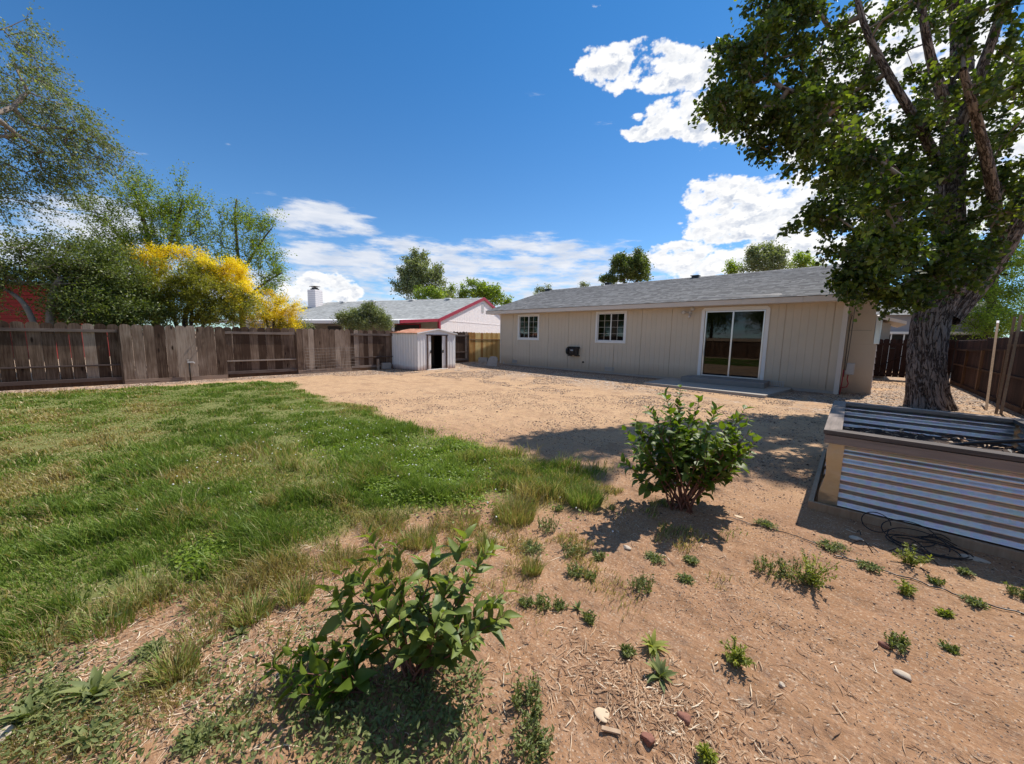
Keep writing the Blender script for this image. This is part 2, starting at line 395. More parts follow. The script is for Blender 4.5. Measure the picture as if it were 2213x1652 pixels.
plain('stem_red', (0.20, 0.085, 0.055), 0.6, var=0.3, nscale=20)
plain('stem_green', (0.16, 0.17, 0.06), 0.6, var=0.3, nscale=20)
# ------------------------------------------------------------------ mesh helpers
def tag(o, label=None, cat=None, group=None, kind=None):
    if label: o['label'] = label
    if cat: o['category'] = cat
    if group: o['group'] = group
    if kind: o['kind'] = kind
    return o
ROOTLOC = {}
def thing(name, label, cat, loc=(0, 0, 0), group=None):
    o = bpy.data.objects.new(name, None); COL.objects.link(o); o.location = loc; o.empty_display_size = 0.2
    return tag(o, label, cat, group)
def base_of(parent):
    p = parent
    while p is not None and p.parent is not None: p = p.parent
    return Vector(p.location) if p is not None else Vector((0, 0, 0))
def link_mesh(name, me, mat, parent=None, smooth=False):
    o = bpy.data.objects.new(name, me); COL.objects.link(o)
    if mat: me.materials.append(MAT[mat] if isinstance(mat, str) else mat)
    if parent is not None: o.parent = parent
    if smooth and len(me.polygons): me.polygons.foreach_set('use_smooth', np.ones(len(me.polygons), bool))
    return o
def np_mesh(name, V, F, mat, parent=None, smooth=False, tone=None, extra=None, F2=None):
    """V (n,3) world coordinates; F (m,k) faces all of one size; F2 more faces of another size"""
    V = np.asarray(V, float)
    b = np.array(base_of(parent)) if parent is not None else np.zeros(3)
    me = bpy.data.meshes.new(name)
    groups = [np.asarray(F)] + ([np.asarray(F2)] if F2 is not None and len(F2) else [])
    groups = [g for g in groups if len(g)]
    me.vertices.add(len(V)); me.vertices.foreach_set('co', (V-b).astype(np.float32).ravel())
    nl = sum(g.size for g in groups); nf = sum(len(g) for g in groups)
    me.loops.add(nl); me.loops.foreach_set('vertex_index', np.concatenate([g.ravel() for g in groups]).astype(np.int32))
    tot = np.concatenate([np.full(len(g), g.shape[1]) for g in groups])
    me.polygons.add(nf)
    me.polygons.foreach_set('loop_start', np.concatenate([[0], np.cumsum(tot)[:-1]]).astype(np.int32))
    me.update(calc_edges=True)
    for nm, arr in ((('tone', tone),) if tone is not None else ()) + tuple((extra or {}).items()):
        dom = 'FACE' if len(arr) == nf else 'POINT'
        a = me.attributes.new(nm, 'FLOAT', dom); a.data.foreach_set('value', np.asarray(arr, np.float32))
    return link_mesh(name, me, mat, parent, smooth)
class MB:
    def __init__(s): s.v = []; s.f = []; s.t = []
    def add(s, V, F, tone=None):
        k = len(s.v); s.v += [tuple(map(float, p)) for p in V]; s.f += [tuple(i+k for i in f) for f in F]
        s.t += [random.random() if tone is None else tone]*len(F)
        return s
    def box(s, a, b, tone=None):
        (x0, y0, z0), (x1, y1, z1) = a, b
        V = [(x0, y0, z0), (x1, y0, z0), (x1, y1, z0), (x0, y1, z0), (x0, y0, z1), (x1, y0, z1), (x1, y1, z1), (x0, y1, z1)]
        return s.add(V, BOXF, random.random() if tone is None else tone)
    def obox(s, c, ax, ay, az, hx, hy, hz, tone=None):
        c, ax, ay, az = (np.array(q, float) for q in (c, ax, ay, az))
        V = [c+ax*hx*i+ay*hy*j+az*hz*k for k in (-1, 1) for i, j in ((-1, -1), (1, -1), (1, 1), (-1, 1))]
        return s.add(V, BOXF, random.random() if tone is None else tone)
    def beam(s, p, q, wd, th, up=(0, 0, 1), tone=None):
        p, q = np.array(p, float), np.array(q, float); d = q-p; L = np.linalg.norm(d); d /= L
        n = np.cross(d, up); n /= np.linalg.norm(n)+1e-9; u = np.cross(n, d)
        return s.obox((p+q)/2, d, n, u, L/2, wd/2, th/2, tone)
    def prism(s, pts, f0, f1, tone=None):
        """pts list of 2D; f0,f1 map 2D->3D for the two ends"""
        n = len(pts); V = [f0(*p) for p in pts] + [f1(*p) for p in pts]
        F = [tuple(range(n))[::-1], tuple(range(n, 2*n))] + [(i, (i+1) % n, n+(i+1) % n, n+i) for i in range(n)]
        return s.add(V, F, random.random() if tone is None else tone)
    def tube(s, pts, r, n=8, tone=None, cap=True):
        pts = [np.array(p, float) for p in pts]; rs = r if isinstance(r, (list, tuple, np.ndarray)) else [r]*len(pts)
        V = []; prev = None
        for i, p in enumerate(pts):
            d = pts[min(i+1, len(pts)-1)] - pts[max(i-1, 0)]; d /= np.linalg.norm(d)+1e-9
            if prev is None:
                a = np.array([0, 0, 1.0]) if abs(d[2]) < 0.9 else np.array([1.0, 0, 0])
            else: a = prev
            a = a - d*(a@d); a /= np.linalg.norm(a)+1e-9; prev = a; b = np.cross(d, a)
            V += [p+(a*math.cos(2*math.pi*k/n)+b*math.sin(2*math.pi*k/n))*rs[i] for k in range(n)]
        F = [(i*n+k, i*n+(k+1) % n, (i+1)*n+(k+1) % n, (i+1)*n+k) for i in range(len(pts)-1) for k in range(n)]
        if cap: F += [tuple(range(n))[::-1], tuple(range((len(pts)-1)*n, len(pts)*n))]
        return s.add(V, F, random.random() if tone is None else tone)
    def build(s, name, mat, parent=None, smooth=False, bevel=0.0):
        b = base_of(parent) if parent is not None else Vector((0, 0, 0))
        me = bpy.data.meshes.new(name)
        me.from_pydata([(x-b.x, y-b.y, z-b.z) for x, y, z in s.v], [], s.f); me.update()
        a = me.attributes.new('tone', 'FLOAT', 'FACE'); a.data.foreach_set('value', np.array(s.t, np.float32))
        o = link_mesh(name, me, mat, parent, smooth)
        if bevel:
            m = o.modifiers.new('bevel', 'BEVEL'); m.width = bevel; m.segments = 2; m.limit_method = 'ANGLE'
        return o
BOXF = [(0, 3, 2, 1), (4, 5, 6, 7), (0, 1, 5, 4), (1, 2, 6, 5), (2, 3, 7, 6), (3, 0, 4, 7)]

# value noise
def vnoise(x, y, seed=0):
    xi = np.floor(x).astype(np.int64); yi = np.floor(y).astype(np.int64); fx = x-xi; fy = y-yi
    fx = fx*fx*(3-2*fx); fy = fy*fy*(3-2*fy)
    def hsh(a, b):
        n = (a*374761393 + b*668265263 + seed*1442695041) & 0x7fffffff
        n = ((n ^ (n >> 13))*1274126177) & 0x7fffffff
        return ((n ^ (n >> 16)) & 0xffff)/65535.0
    return (hsh(xi, yi)*(1-fx)+hsh(xi+1, yi)*fx)*(1-fy) + (hsh(xi, yi+1)*(1-fx)+hsh(xi+1, yi+1)*fx)*fy
def fbm(x, y, sc, oct=4, seed=0, g=0.5):
    r = 0; a = 1; t = 0
    for i in range(oct): r = r + a*vnoise(x/sc+i*17.3, y/sc-i*9.1, seed+i); t += a; a *= g; sc *= 0.5
    return r/t
def sstep(x, a, b):
    t = np.clip((x-a)/(b-a), 0, 1); return t*t*(3-2*t)

# ------------------------------------------------------------------ terrain and lawn
LAWN_PX = [(-120, 862), (0, 852), (150, 846), (300, 838), (440, 832), (560, 826), (640, 826), (655, 845), (700, 862), (810, 884), (822, 902), (870, 918), (950, 948), (1050, 966),
           (1130, 985), (1190, 1002), (1290, 1018), (1305, 1060), (1290, 1100), (1200, 1088), (1150, 1100), (1060, 1078), (1000, 1085),
           (900, 1110), (800, 1130), (740, 1165), (640, 1190), (560, 1235), (500, 1262), (380, 1285), (260, 1300), (160, 1350), (60, 1420), (-150, 1500)]
LAWN = np.array([G(*p)[:2] for p in LAWN_PX] + [(-3, -4), (-15.2, -6)])
def poly_sdf(P, poly):
    x, y = P[:, 0], P[:, 1]; n = len(poly); ins = np.zeros(len(P), bool); d2 = np.full(len(P), 1e9)
    for i in range(n):
        a, b = poly[i], poly[(i+1) % n]; e = b-a
        t = np.clip(((x-a[0])*e[0]+(y-a[1])*e[1])/(e@e+1e-12), 0, 1)
        d2 = np.minimum(d2, (x-a[0]-e[0]*t)**2+(y-a[1]-e[1]*t)**2)
        c = ((a[1] > y) != (b[1] > y)) & (x < (b[0]-a[0])*(y-a[1])/(b[1]-a[1]+1e-12)+a[0])
        ins ^= c
    return np.where(ins, 1, -1)*np.sqrt(d2)
def lawn_mask(x, y):
    P = np.stack([x, y], 1); s = poly_sdf(P, LAWN)
    dist = np.hypot(x, y)
    s = s + (fbm(x, y, 0.7, 4, 5)-0.5)*0.55*np.clip(dist/5, 0.35, 1)
    return s
BUMPS = [(G(1475, 1115), 0.5, 0.05), (G(930, 1450), 0.35, 0.03), (G(1750, 1200), 0.5, 0.03), (G(1100, 1500), 0.4, 0.02), (G(1700, 1500), 0.5, 0.02)]
def terrain(x, y, fine=True):
    x = np.asarray(x, float); y = np.asarray(y, float)
    d = np.hypot(x, y)
    h = 0.13*sstep(y, 9.5, 14)*sstep(-x, 14.0, 16.0)
    h = h + (fbm(x, y, 1.6, 3, 21)-0.5)*0.05*sstep(d, 0.5, 3)*(1-sstep(np.maximum(np.abs(x), y), 60, 90))
    if fine:
        nr = 1-sstep(d, 5, 12)
        h = h + (fbm(x, y, 0.20, 3, 31)-0.5)*0.05*nr + (fbm(x, y, 0.045, 3, 41)-0.5)*0.024*nr*sstep(fbm(x, y, 0.8, 2, 77), 0.25, 0.6)
        h = h + (fbm(x*0.6, y, 0.09, 3, 43)-0.5)*0.02*(1-sstep(d, 12, 22))
    for c, r, a in BUMPS: h = h + a*np.exp(-((x-c[0])**2+(y-c[1])**2)/(r*r))
    # flat under the things that stand on it
    for bx0, bx1, by0, by1 in ((-0.35, 1.9, 4.45, 7.2), (-6.2, -1.0, 12.3, 15.4)):
        f = sstep(np.maximum(np.maximum(bx0-x, x-bx1), np.maximum(by0-y, y-by1)), 0.0, 0.4); h = h*f
    return h
def tz(x, y): return float(terrain(np.array([x]), np.array([y]))[0])

ang = np.concatenate([np.linspace(-math.pi, rad(-70), 60, endpoint=False), np.linspace(rad(-70), rad(70), 820), np.linspace(rad(70), math.pi, 60)[1:]])
rr = np.concatenate([[0.0], np.geomspace(0.45, 24, 520), np.geomspace(26, 1500, 30)])
A, R = np.meshgrid(ang, rr)
yw = rad(YAW)
X = -np.sin(A+yw)*R; Y = np.cos(A+yw)*R   # A measured to the left of the view direction
xf, yf = X.ravel(), Y.ravel()
Z = terrain(xf, yf)
na, nr_ = len(ang), len(rr)
ii = np.arange(nr_-1)[:, None]*na + np.arange(na-1)[None, :]
F = np.stack([ii, ii+1, ii+1+na, ii+na], -1).reshape(-1, 4)[:, ::-1]
lw = lawn_mask(xf, yf)
lawn_a = sstep(lw, -0.18, 0.22)
gravel = sstep(yf, 9.5, 12.4)*sstep(fbm(xf, yf*1.8, 2.2, 4, 51), 0.36, 0.50) + sstep(-xf, 12.5, 15)*sstep(yf, 5.5, 8)*0.9
gravel = np.clip(np.maximum(gravel, sstep(-xf, 14.6, 15.4)*0.9), 0, 1)
damp = sstep(yf, 14.2, 15.0)*(1-sstep(yf, 16, 17))*sstep(-xf, 0.3, 0.8)*(1-sstep(-xf, 14, 14.8))
redd = (1-sstep(np.hypot((xf-1.0)*.8, yf-0.5), 3.0, 8.0))*np.clip(.35+1.3*fbm(xf, yf, .7, 4, 133), 0, 1)
def dirt(t):
    v = oc(t)
    lawn = attr(t, 'lawn'); gr = attr(t, 'gravel'); dp = attr(t, 'damp'); rd = attr(t, 'near')
    n1 = t.noise(v, 0.7, 5, 0.6); n2 = t.noise(v, 5.0, 6, 0.65); n3 = t.noise(v, 60.0, 4, 0.7); n4 = t.noise(t.mapping(v, scale=(1, 2.4, 1)), 16.0, 6, 0.7)
    base = t.mix(n1, (0.47, 0.29, 0.15), (0.60, 0.41, 0.235))
    base = t.mix(rd, base, t.mix(n1, (0.25, 0.128, 0.062), (0.36, 0.205, 0.108)))
    base = t.mix(t.new('ShaderNodeMapRange', {0: n2, 1: 0.40, 2: 0.66}).outputs[0], t.mix(0.5, base, (0.36, 0.21, 0.125)), base)
    base = t.mix(t.new('ShaderNodeMapRange', {0: n4, 1: 0.55, 2: 0.70}).outputs[0], base, (0.22, 0.135, 0.09))
    n5 = t.noise(t.mapping(v, scale=(1, 1.6, 1)), 3.2, 8, 0.75)
    base = t.mix(t.math('MULTIPLY', t.new('ShaderNodeMapRange', {0: n5, 1: 0.56, 2: 0.68}).outputs[0], 0.6), base, (0.27, 0.19, 0.135))
    base = t.mix(t.math('MULTIPLY', t.new('ShaderNodeMapRange', {0: n3, 1: 0.52, 2: 0.75}).outputs[0], 0.55), base, (0.64, 0.49, 0.35))
    base = t.mix(t.math('MULTIPLY', t.new('ShaderNodeMapRange', {0: n3, 1: 0.45, 2: 0.28}).outputs[0], 0.6), base, (0.20, 0.12, 0.08))
    cr_ = t.new('ShaderNodeTexVoronoi', {'Vector': v, 'Scale': 70.0}); crc = t.new('ShaderNodeSeparateColor', {0: cr_.outputs[1]})
    crm = t.math('MULTIPLY', t.new('ShaderNodeMapRange', {0: cr_.outputs[0], 1: 0.42, 2: 0.30}).outputs[0], t.new('ShaderNodeMapRange', {0: crc.outputs[0], 1: 0.55, 2: 0.7}).outputs[0])
    base = t.mix(t.math('MULTIPLY', crm, 0.75), base, t.mix(crc.outputs[1], (0.11, 0.065, 0.042), (0.62, 0.47, 0.33)))
    vo = t.new('ShaderNodeTexVoronoi', {'Vector': v, 'Scale': 26.0})
    peb = t.ramp(t.new('ShaderNodeSeparateColor', {0: vo.outputs[1]}).outputs[0], [(0.0, (0.05, 0.035, 0.03)), (0.4, (0.24, 0.18, 0.14)), (0.75, (0.46, 0.37, 0.29)), (1.0, (0.66, 0.58, 0.50))])
    n6 = t.noise(v, 1.7, 6, 0.7); base = t.mix(t.math('MULTIPLY', t.new('ShaderNodeMapRange', {0: n6, 1: 0.50, 2: 0.64}).outputs[0], 0.42), base, (0.22, 0.125, 0.075))
    base = t.mix(t.math('MULTIPLY', gr, t.new('ShaderNodeMapRange', {0: n2, 1: 0.42, 2: 0.55}).outputs[0]), base, peb)
    base = t.mix(t.math('MULTIPLY', dp, 0.55), base, (0.10, 0.062, 0.048))
    lc = t.mix(n2, (0.09, 0.125, 0.03), (0.20, 0.21, 0.07))
    base = t.mix(t.math('MULTIPLY', lawn, 0.9), base, lc)
    h = t.math('ADD', t.math('MULTIPLY', n3, 0.5), t.math('ADD', n4, t.math('MULTIPLY', t.math('MULTIPLY', gr, vo.outputs[0]), -1.2)))
    return pbsdf(t, base, 0.97, bump=h, bstr=0.8, bdist=0.014, spec=0.15)
material('dirt', dirt)
g = np_mesh('ground', np.stack([xf, yf, Z], 1), F, 'dirt', smooth=True, extra={'lawn': lawn_a, 'gravel': gravel, 'damp': damp, 'near': redd})
g['kind'] = 'structure'
# ------------------------------------------------------------------ the tan house
YW = 15.235; XL = -14.9; XR = -0.24; ZB = 0.09; ZT = 3.05
house = thing('tan_house', 'tan single storey house with grey shingle roof and sliding glass door', 'house', (-7.5, YW, 0))
def grooved_wall(name, x0, x1, y, z0, z1, opens, mat, parent, seam=1.22, groove=0.2033, thick=0.14, xoff=0.0):
    """vertical board siding facing -y; grooves and panel seams are cut into the profile; opens = (x0,x1,z0,z1) holes"""
    xs = [(x0, 0.0)]
    k = 0; x = x0+xoff
    while x < x1-0.03:
        if x > x0+0.03:
            dp, hw = (0.022, 0.013) if k % 6 == 0 else (0.007, 0.006)
            xs += [(x-hw, 0.0), (x-hw*0.7, dp), (x+hw*0.7, dp), (x+hw, 0.0)]
        x += groove; k += 1
    xs.append((x1, 0.0))
    ox = sorted({q for o in opens for q in o[:2]})
    prof = []
    for q in ox: xs.append((q, None))
    xs.sort(key=lambda a: a[0])
    for i, (a, d) in enumerate(xs):
        if d is None:
            d = prof[-1][1]
        prof.append((a, d))
    zs = sorted({z0, z1} | {q for o in opens for q in o[2:]})
    V = [(a, y+d, z) for z in zs for a, d in prof]; n = len(prof); F = []
    for j in range(len(zs)-1):
        for i in range(n-1):
            cx = (prof[i][0]+prof[i+1][0])/2; cz = (zs[j]+zs[j+1])/2
            if any(o[0] < cx < o[1] and o[2] < cz < o[3] for o in opens): continue
            F.append((j*n+i, j*n+i+1, (j+1)*n+i+1, (j+1)*n+i))
    m = MB().add(V, F)
    # reveals round the openings and a back face
    for a, b, c, d in opens:
        yb = y+thick
        m.add([(a, y+0.02, c), (a, yb, c), (a, yb, d), (a, y+0.02, d)], [(0, 1, 2, 3)])
        m.add([(b, y+0.02, c), (b, y+0.02, d), (b, yb, d), (b, yb, c)], [(0, 1, 2, 3)])
        m.add([(a, y+0.02, c), (b, y+0.02, c), (b, yb, c), (a, yb, c)], [(0, 1, 2, 3)])
        m.add([(a, y+0.02, d), (a, yb, d), (b, yb, d), (b, y+0.02, d)], [(0, 1, 2, 3)])
    return m.build(name, mat, parent)
WIN = [(-13.586, -12.098, 1.43, 2.80), (-8.808, -7.309, 1.386, 2.80)]
DOOR = (-4.325, -2.185, 0.14, 2.80)
CW = 0.085
opens = [(a+CW, b-CW, c+CW, d-CW) for a, b, c, d in WIN] + [(DOOR[0]+0.13, DOOR[1]-0.13, DOOR[2]+0.12, DOOR[3]-0.13)]
wall_front = grooved_wall('wall', XL, XR, YW, ZB, ZT, opens, 'tan_siding', house, xoff=0.95)
m = MB()
ridgeY, ridgeZ, backY = 20.4, 4.70, 26.0
slope = (ridgeZ-3.0)/(ridgeY-14.72)
for xw in (XL, XR-0.02):
    m.prism([(YW+0.02, ZB), (backY-0.45, ZB), (backY-0.45, 2.95), (ridgeY, ridgeZ-0.10), (YW+0.02, 3.05)], lambda a, b, xw=xw: (xw, a, b), lambda a, b, xw=xw: (xw+0.02, a, b))
m.box((XL+0.02, backY-0.6, ZB), (XR-0.02, backY-0.45, 2.9))
m.build('wall', 'tan_siding', house)
MB().box((XL+0.03, YW-0.02, -0.25), (XR-0.03, YW+0.3, ZB-0.004), 0.4).box((XL+0.02, YW+0.3, -0.2), (XR-0.02, backY-0.6, ZB-0.006), 0.5).build('foundation', 'foundation', house)
MB().box((XL+0.05, YW+0.16, ZB), (XR-0.05, backY-0.65, ZB+0.05)).box((XL+0.05, 19.0, ZB+0.05), (XR-0.05, 19.05, 2.9)).build('interior', 'dark_room', house)
# roof in real shingle courses
def shingle_roof(name, x0, x1, y0, z0, y1, z1, parent, mat='grey_shingles', course=0.145, lip=0.011, T=None):
    L = math.hypot(y1-y0, z1-z0); n = int(L/course); dy, dz = (y1-y0)/n, (z1-z0)/n
    nx, nz = -(z1-z0)/L, abs(y1-y0)/L
    m = MB(); sgn = 1 if y1 > y0 else -1
    T = T or (lambda a, b, c: (a, b, c))
    for i in range(n):
        ya, za = y0+dy*i, z0+dz*i; yb, zb = y0+dy*(i+1), z0+dz*(i+1)
        V = [T(x0, ya, za), T(x1, ya, za), T(x1, ya-nz*0, za+lip), T(x0, ya, za+lip), T(x1, yb, zb), T(x0, yb, zb)]
        m.add(V, [(0, 1, 2, 3), (3, 2, 4, 5)], random.random())
    return m.build(name, mat, parent)
rx0, rx1 = -15.62, 0.36
roof = shingle_roof('roof', rx0, rx1, 14.69, 3.012, ridgeY, ridgeZ+0.012, house)
shingle_roof('roof', rx0, rx1, backY, 3.012, ridgeY, ridgeZ+0.012, house)
m = MB()
for ya, yb in ((14.762, ridgeY), (backY, ridgeY)):
    m.add([(rx0+.02, ya, 2.995), (rx1-.02, ya, 2.995), (rx1-.02, yb, ridgeZ-.005), (rx0+.02, yb, ridgeZ-.005), (rx0+.02, ya, 2.84), (rx1-.02, ya, 2.84), (rx1-.02, yb, ridgeZ-.14), (rx0+.02, yb, ridgeZ-.14)], BOXF)
m.build('roof_deck', 'cream_trim', house)
m = MB()
for i in range(60):
    xa = rx0+i*(rx1-rx0)/60; m.prism([(ridgeY-0.13, ridgeZ-0.02), (ridgeY, ridgeZ+0.045), (ridgeY+0.13, ridgeZ-0.02)], lambda a, b, xa=xa: (xa, a, b), lambda a, b, xa=xa: (xa+0.26, a, b+0.006))
m.build('ridge_cap', 'grey_shingles', house)
m = MB(); joints = [rx0, -11.4, -8.2, -6.95, -2.95, -1.3, rx1]
for a, b in zip(joints[:-1], joints[1:]): m.box((a+0.003, 14.72, 2.83+random.uniform(-.004, .004)), (b-0.003, 14.758, 3.002))
fascia = m.build('fascia', 'cream_trim', house)
m = MB()
for xw in (rx0, rx1-0.03):
    for ya in (14.762, backY):
        m.prism([(ya, 2.83), (ridgeY, ridgeZ-0.17), (ridgeY, ridgeZ), (ya, 3.0)], lambda a, b, xw=xw: (xw, a, b), lambda a, b, xw=xw: (xw+0.03, a, b))
    m.build('rake_board', 'cream_trim', house); m = MB()
MB().box((rx0+0.04, 14.762, 2.832), (rx1-0.04, YW+0.01, 2.844)).build('soffit', 'cream_trim', house)
for px, py in ((1184.5, 629), (1314, 616), (1503, 601)):
    # roof vents just below the ridge
    d = ray(px, py); a = 3.0+(-14.72)*slope; t = (a-EYE)/(d[2]-slope*d[1]); c = ORG+d*t
    mm = MB(); mm.box((c[0]-.15, c[1]-.14, c[2]-0.02), (c[0]+.15, c[1]+.16, c[2]+.08)).box((c[0]-.20, c[1]-.20, c[2]+.08), (c[0]+.20, c[1]+.2, c[2]+.115))
    mm.build('roof_vent', 'vent_black', house, bevel=0.008)
def roofpt(px, py):
    d = ray(px, py); a = 3.0-14.72*slope; t = (a-EYE)/(d[2]-slope*d[1]); return ORG+d*t
a_, b_ = roofpt(1512, 648), roofpt(1692, 639)
MB().add([(a_[0], 14.95, 3.0+.23*slope+.02), (b_[0], 14.95, 3.0+.23*slope+.02), (b_[0]-.06, 15.13, 3.0+.41*slope+.05), (a_[0]+.1, 15.13, 3.0+.41*slope+.05),
          (a_[0], 14.95, 3.0+.23*slope), (b_[0], 14.95, 3.0+.23*slope), (b_[0], 15.16, 3.0+.44*slope), (a_[0], 15.16, 3.0+.44*slope)], [(0, 1, 2, 3), (4, 5, 1, 0), (5, 6, 2, 1), (7, 4, 0, 3), (6, 7, 3, 2)]).build('flashing', 'dark_metal', house)
# corner trim
MB().box((XR-0.10, YW-0.022, -0.02), (XR+0.022, YW-0.002, 2.83)).box((XR+0.002, YW-0.002, 0.0), (XR+0.022, YW+0.09, 2.83)).build('corner_trim', 'cream_trim', house)
MB().box((XL-0.022, YW-0.022, 0.02), (XL+0.05, YW-0.002, 2.83)).build('corner_trim', 'cream_trim', house)
# windows
def ring(m, a, b, c, d, wd, y0, y1, tone=None):
    m.box((a, y0, c), (a+wd, y1, d), tone).box((b-wd, y0, c), (b, y1, d), tone)
    m.box((a+wd, y0, c), (b-wd, y1, c+wd), tone).box((a+wd, y0, d-wd), (b-wd, y1, d), tone)
for k, (a, b, c, d) in enumerate(WIN):
    m = MB(); ring(m, a, b, c, d, CW+0.01, YW-0.028, YW-0.003, 0.5)
    wf = m.build('window_casing', 'white_paint', house, bevel=0.01)
    a, b, c, d = a+CW+.012, b-CW-.012, c+CW+.012, d-CW-.012
    m = MB(); ring(m, a, b, c, d, 0.035, YW+0.004, YW+0.07, 0.6)
    xm = (a+b)/2
    m.box((xm-0.025, YW+0.012, c+.035), (xm+0.025, YW+0.06, d-.035), 0.6)
    wfr = m.build('window', 'white_paint', house, bevel=0.004)
    m = MB()
    for s0, s1, yy in ((a+.035, xm-.025, 0.036), (xm+.025, b-.035, 0.024)):
        xq = (s0+s1)/2; m.box((xq-.006, YW+yy-0.008, c+.035), (xq+.006, YW+yy, d-.035), 0.6)
        for q in range(1, 4):
            zq = c+.035+(d-c-.07)*q/4; m.box((s0, YW+yy-0.0105, zq-.005), (s1, YW+yy-0.0085, zq+.005), 0.6)
    m.build('muntins', 'cream_trim', wfr)
    for s0, s1, yy in ((a+.035, xm-.025, 0.040), (xm+.025, b-.035, 0.028)):
        MB().box((s0, YW+yy, c+.035), (s1, YW+yy+.004, d-.035)).build('pane', 'window_glass', wfr)
    if k == 0:
        m = MB(); n = 44
        for i in range(n):
            xa = a+(b-a)*i/n; xb = a+(b-a)*(i+1)/n; o1, o2 = 0.02*math.sin(i*1.3), 0.02*math.sin((i+1)*1.3)
            m.add([(xa, YW+.15+o1, c+.45), (xb, YW+.15+o2, c+.45), (xb, YW+.15+o2, d), (xa, YW+.15+o1, d)], [(0, 1, 2, 3)], 0.5)
        m.build('yellow_reflection', 'yellow_reflection', wfr)  # pleated yellow sheet added behind the glass to imitate a yellow reflection
# sliding door: chamfered casing, track frame, two panes
a, b, c, d = DOOR
m = MB(); ch = 0.10; wd = 0.115
outer = [(a, c), (b-ch*0.2, c-.02), (b, c+ch*0.6), (b, d-ch*1.6), (b-ch*1.2, d), (a+ch*1.1, d), (a, d-ch)]
m.box((a, YW-.03, c), (a+wd, YW-.004, d-ch), .5); m.box((b-wd, YW-.03, c), (b, YW-.004, d-ch), .5)
m.prism([(a, d-ch), (a+ch, d), (b-ch, d), (b, d-ch), (b-wd, d-ch-.001), (b-wd, d-.12), (a+wd, d-.12), (a+wd, d-ch-.001)], lambda q, r: (q, YW-.004, r), lambda q, r: (q, YW-.03, r), .5)
m.box((a+.001, YW-.045, c-.03), (b-.001, YW-.004, c+.10), .4)
m.build('door_casing', 'white_paint', house, bevel=0.006)
a, b, c, d = a+.132, b-.132, c+.122, d-.132
dr = MB(); ring(dr, a, b, c, d, .045, YW+.003, YW+.10, .3)
xm = a+(b-a)*0.485
dr.box((xm-.026, YW+.02, c+.045), (xm+.026, YW+.07, d-.045), .3)
door = dr.build('sliding_door', 'aluminium', house, bevel=0.004)
MB().box((a+.045, YW+.056, c+.045), (xm-.026, YW+.062, d-.045)).build('pane', 'door_glass', door)
MB().box((xm+.026, YW+.038, c+.045), (b-.045, YW+.044, d-.045)).build('pane', 'door_glass', door)
MB().box((a+.008, YW-.03, 1.02), (a+.04, YW+.002, 1.28)).box((a+.014, YW-.045, 1.08), (a+.03, YW-.03, 1.22)).build('door_handle', 'aluminium', door, bevel=.005)
# foundation vents
for px, py, wv in ((1112, 781.5, .34), (1317.5, 798, .46), (1675, 829, .50)):
    p = onY(px, py, YW); m = MB(); ring(m, p[0]-wv/2, p[0]+wv/2, p[2]-.09, p[2]+.09, .018, YW-.02, YW-.002, .5)
    n = 9
    for i in range(n): xx = p[0]-wv/2+.02+(wv-.04)*(i+.5)/n; m.box((xx-.009, YW-.014, p[2]-.072), (xx+.009, YW-.004, p[2]+.072), .5)
    v = m.build('foundation_vent', 'grey_box', house)
p = onY(1089, 784, YW); MB().box((p[0]-.04, YW-.03, p[2]-.05), (p[0]+.04, YW-.002, p[2]+.06)).build('outlet_box', 'grey_box', house)
p = onY(1260.5, 783, YW)
MB().tube([(p[0], YW-.04, p[2]), (p[0], YW-.002, p[2])], .045, 10).build('dryer_vent', 'black_plastic', house)
# floodlight
p = onY(1492, 676, YW)
m = MB(); m.tube([(p[0], YW-.002, p[2]), (p[0], YW-.05, p[2])], .06, 12)
fl = m.build('floodlight', 'lamp_white', house, smooth=False)
for dx, dz, r in ((-.13, .0, .07), (.10, .09, .075), (.03, -.12, .055)):
    mm = MB(); q0 = np.array([p[0]+dx*.3, YW-.06, p[2]+dz*.3]); q1 = np.array([p[0]+dx, YW-.13, p[2]+dz])
    mm.tube([q0, q1, q1+(q1-q0)*.35+[0, -.03, 0], q1+(q1-q0)*.75+[0, -.08, 0]], [.018, .03, r, r*.9], 12); mm.build('lamp_head', 'lamp_white', fl, smooth=True)
# chimney chase on the side wall
CY_ = 15.95
chase = MB(); chase.box((-0.215, CY_, -.1), (0.50, 17.7, 1.56), .4)
chase.prism([(-0.215, 1.562), (0.42, 1.562), (0.42, 2.46), (0.37, 2.50), (-.11, 2.52), (-.17, 2.45), (-.215, 2.2)], lambda q, r: (q, CY_, r), lambda q, r: (q, 17.7, r), .6)
chase.box((-0.215, CY_+.03, 2.2), (0.40, 17.65, 3.05), .5)
chase_o = chase.build('chimney_chase', 'chase_siding', house)
MB().box((-0.2, CY_-.006, 1.985), (0.36, CY_-.001, 1.991), .1).build('panel_seam', 'dark_metal', chase_o)
m = MB()
for i in range(8):
    z0 = 0.02+i*.19; m.prism([(CY_+.01, z0), (17.7, z0), (17.7, z0+.185), (CY_+.01, z0+.185)], lambda q, r: (0.502, q, r), lambda q, r: (0.53 if r < z0+.1 else .512, q, r), .6)
m.build('side_boards', 'white_siding', chase_o)
MB().box((0.425, CY_-.012, 1.57), (0.56, CY_+1.2, 2.44)).build('metal_panel', 'aluminium', chase_o, bevel=.01)
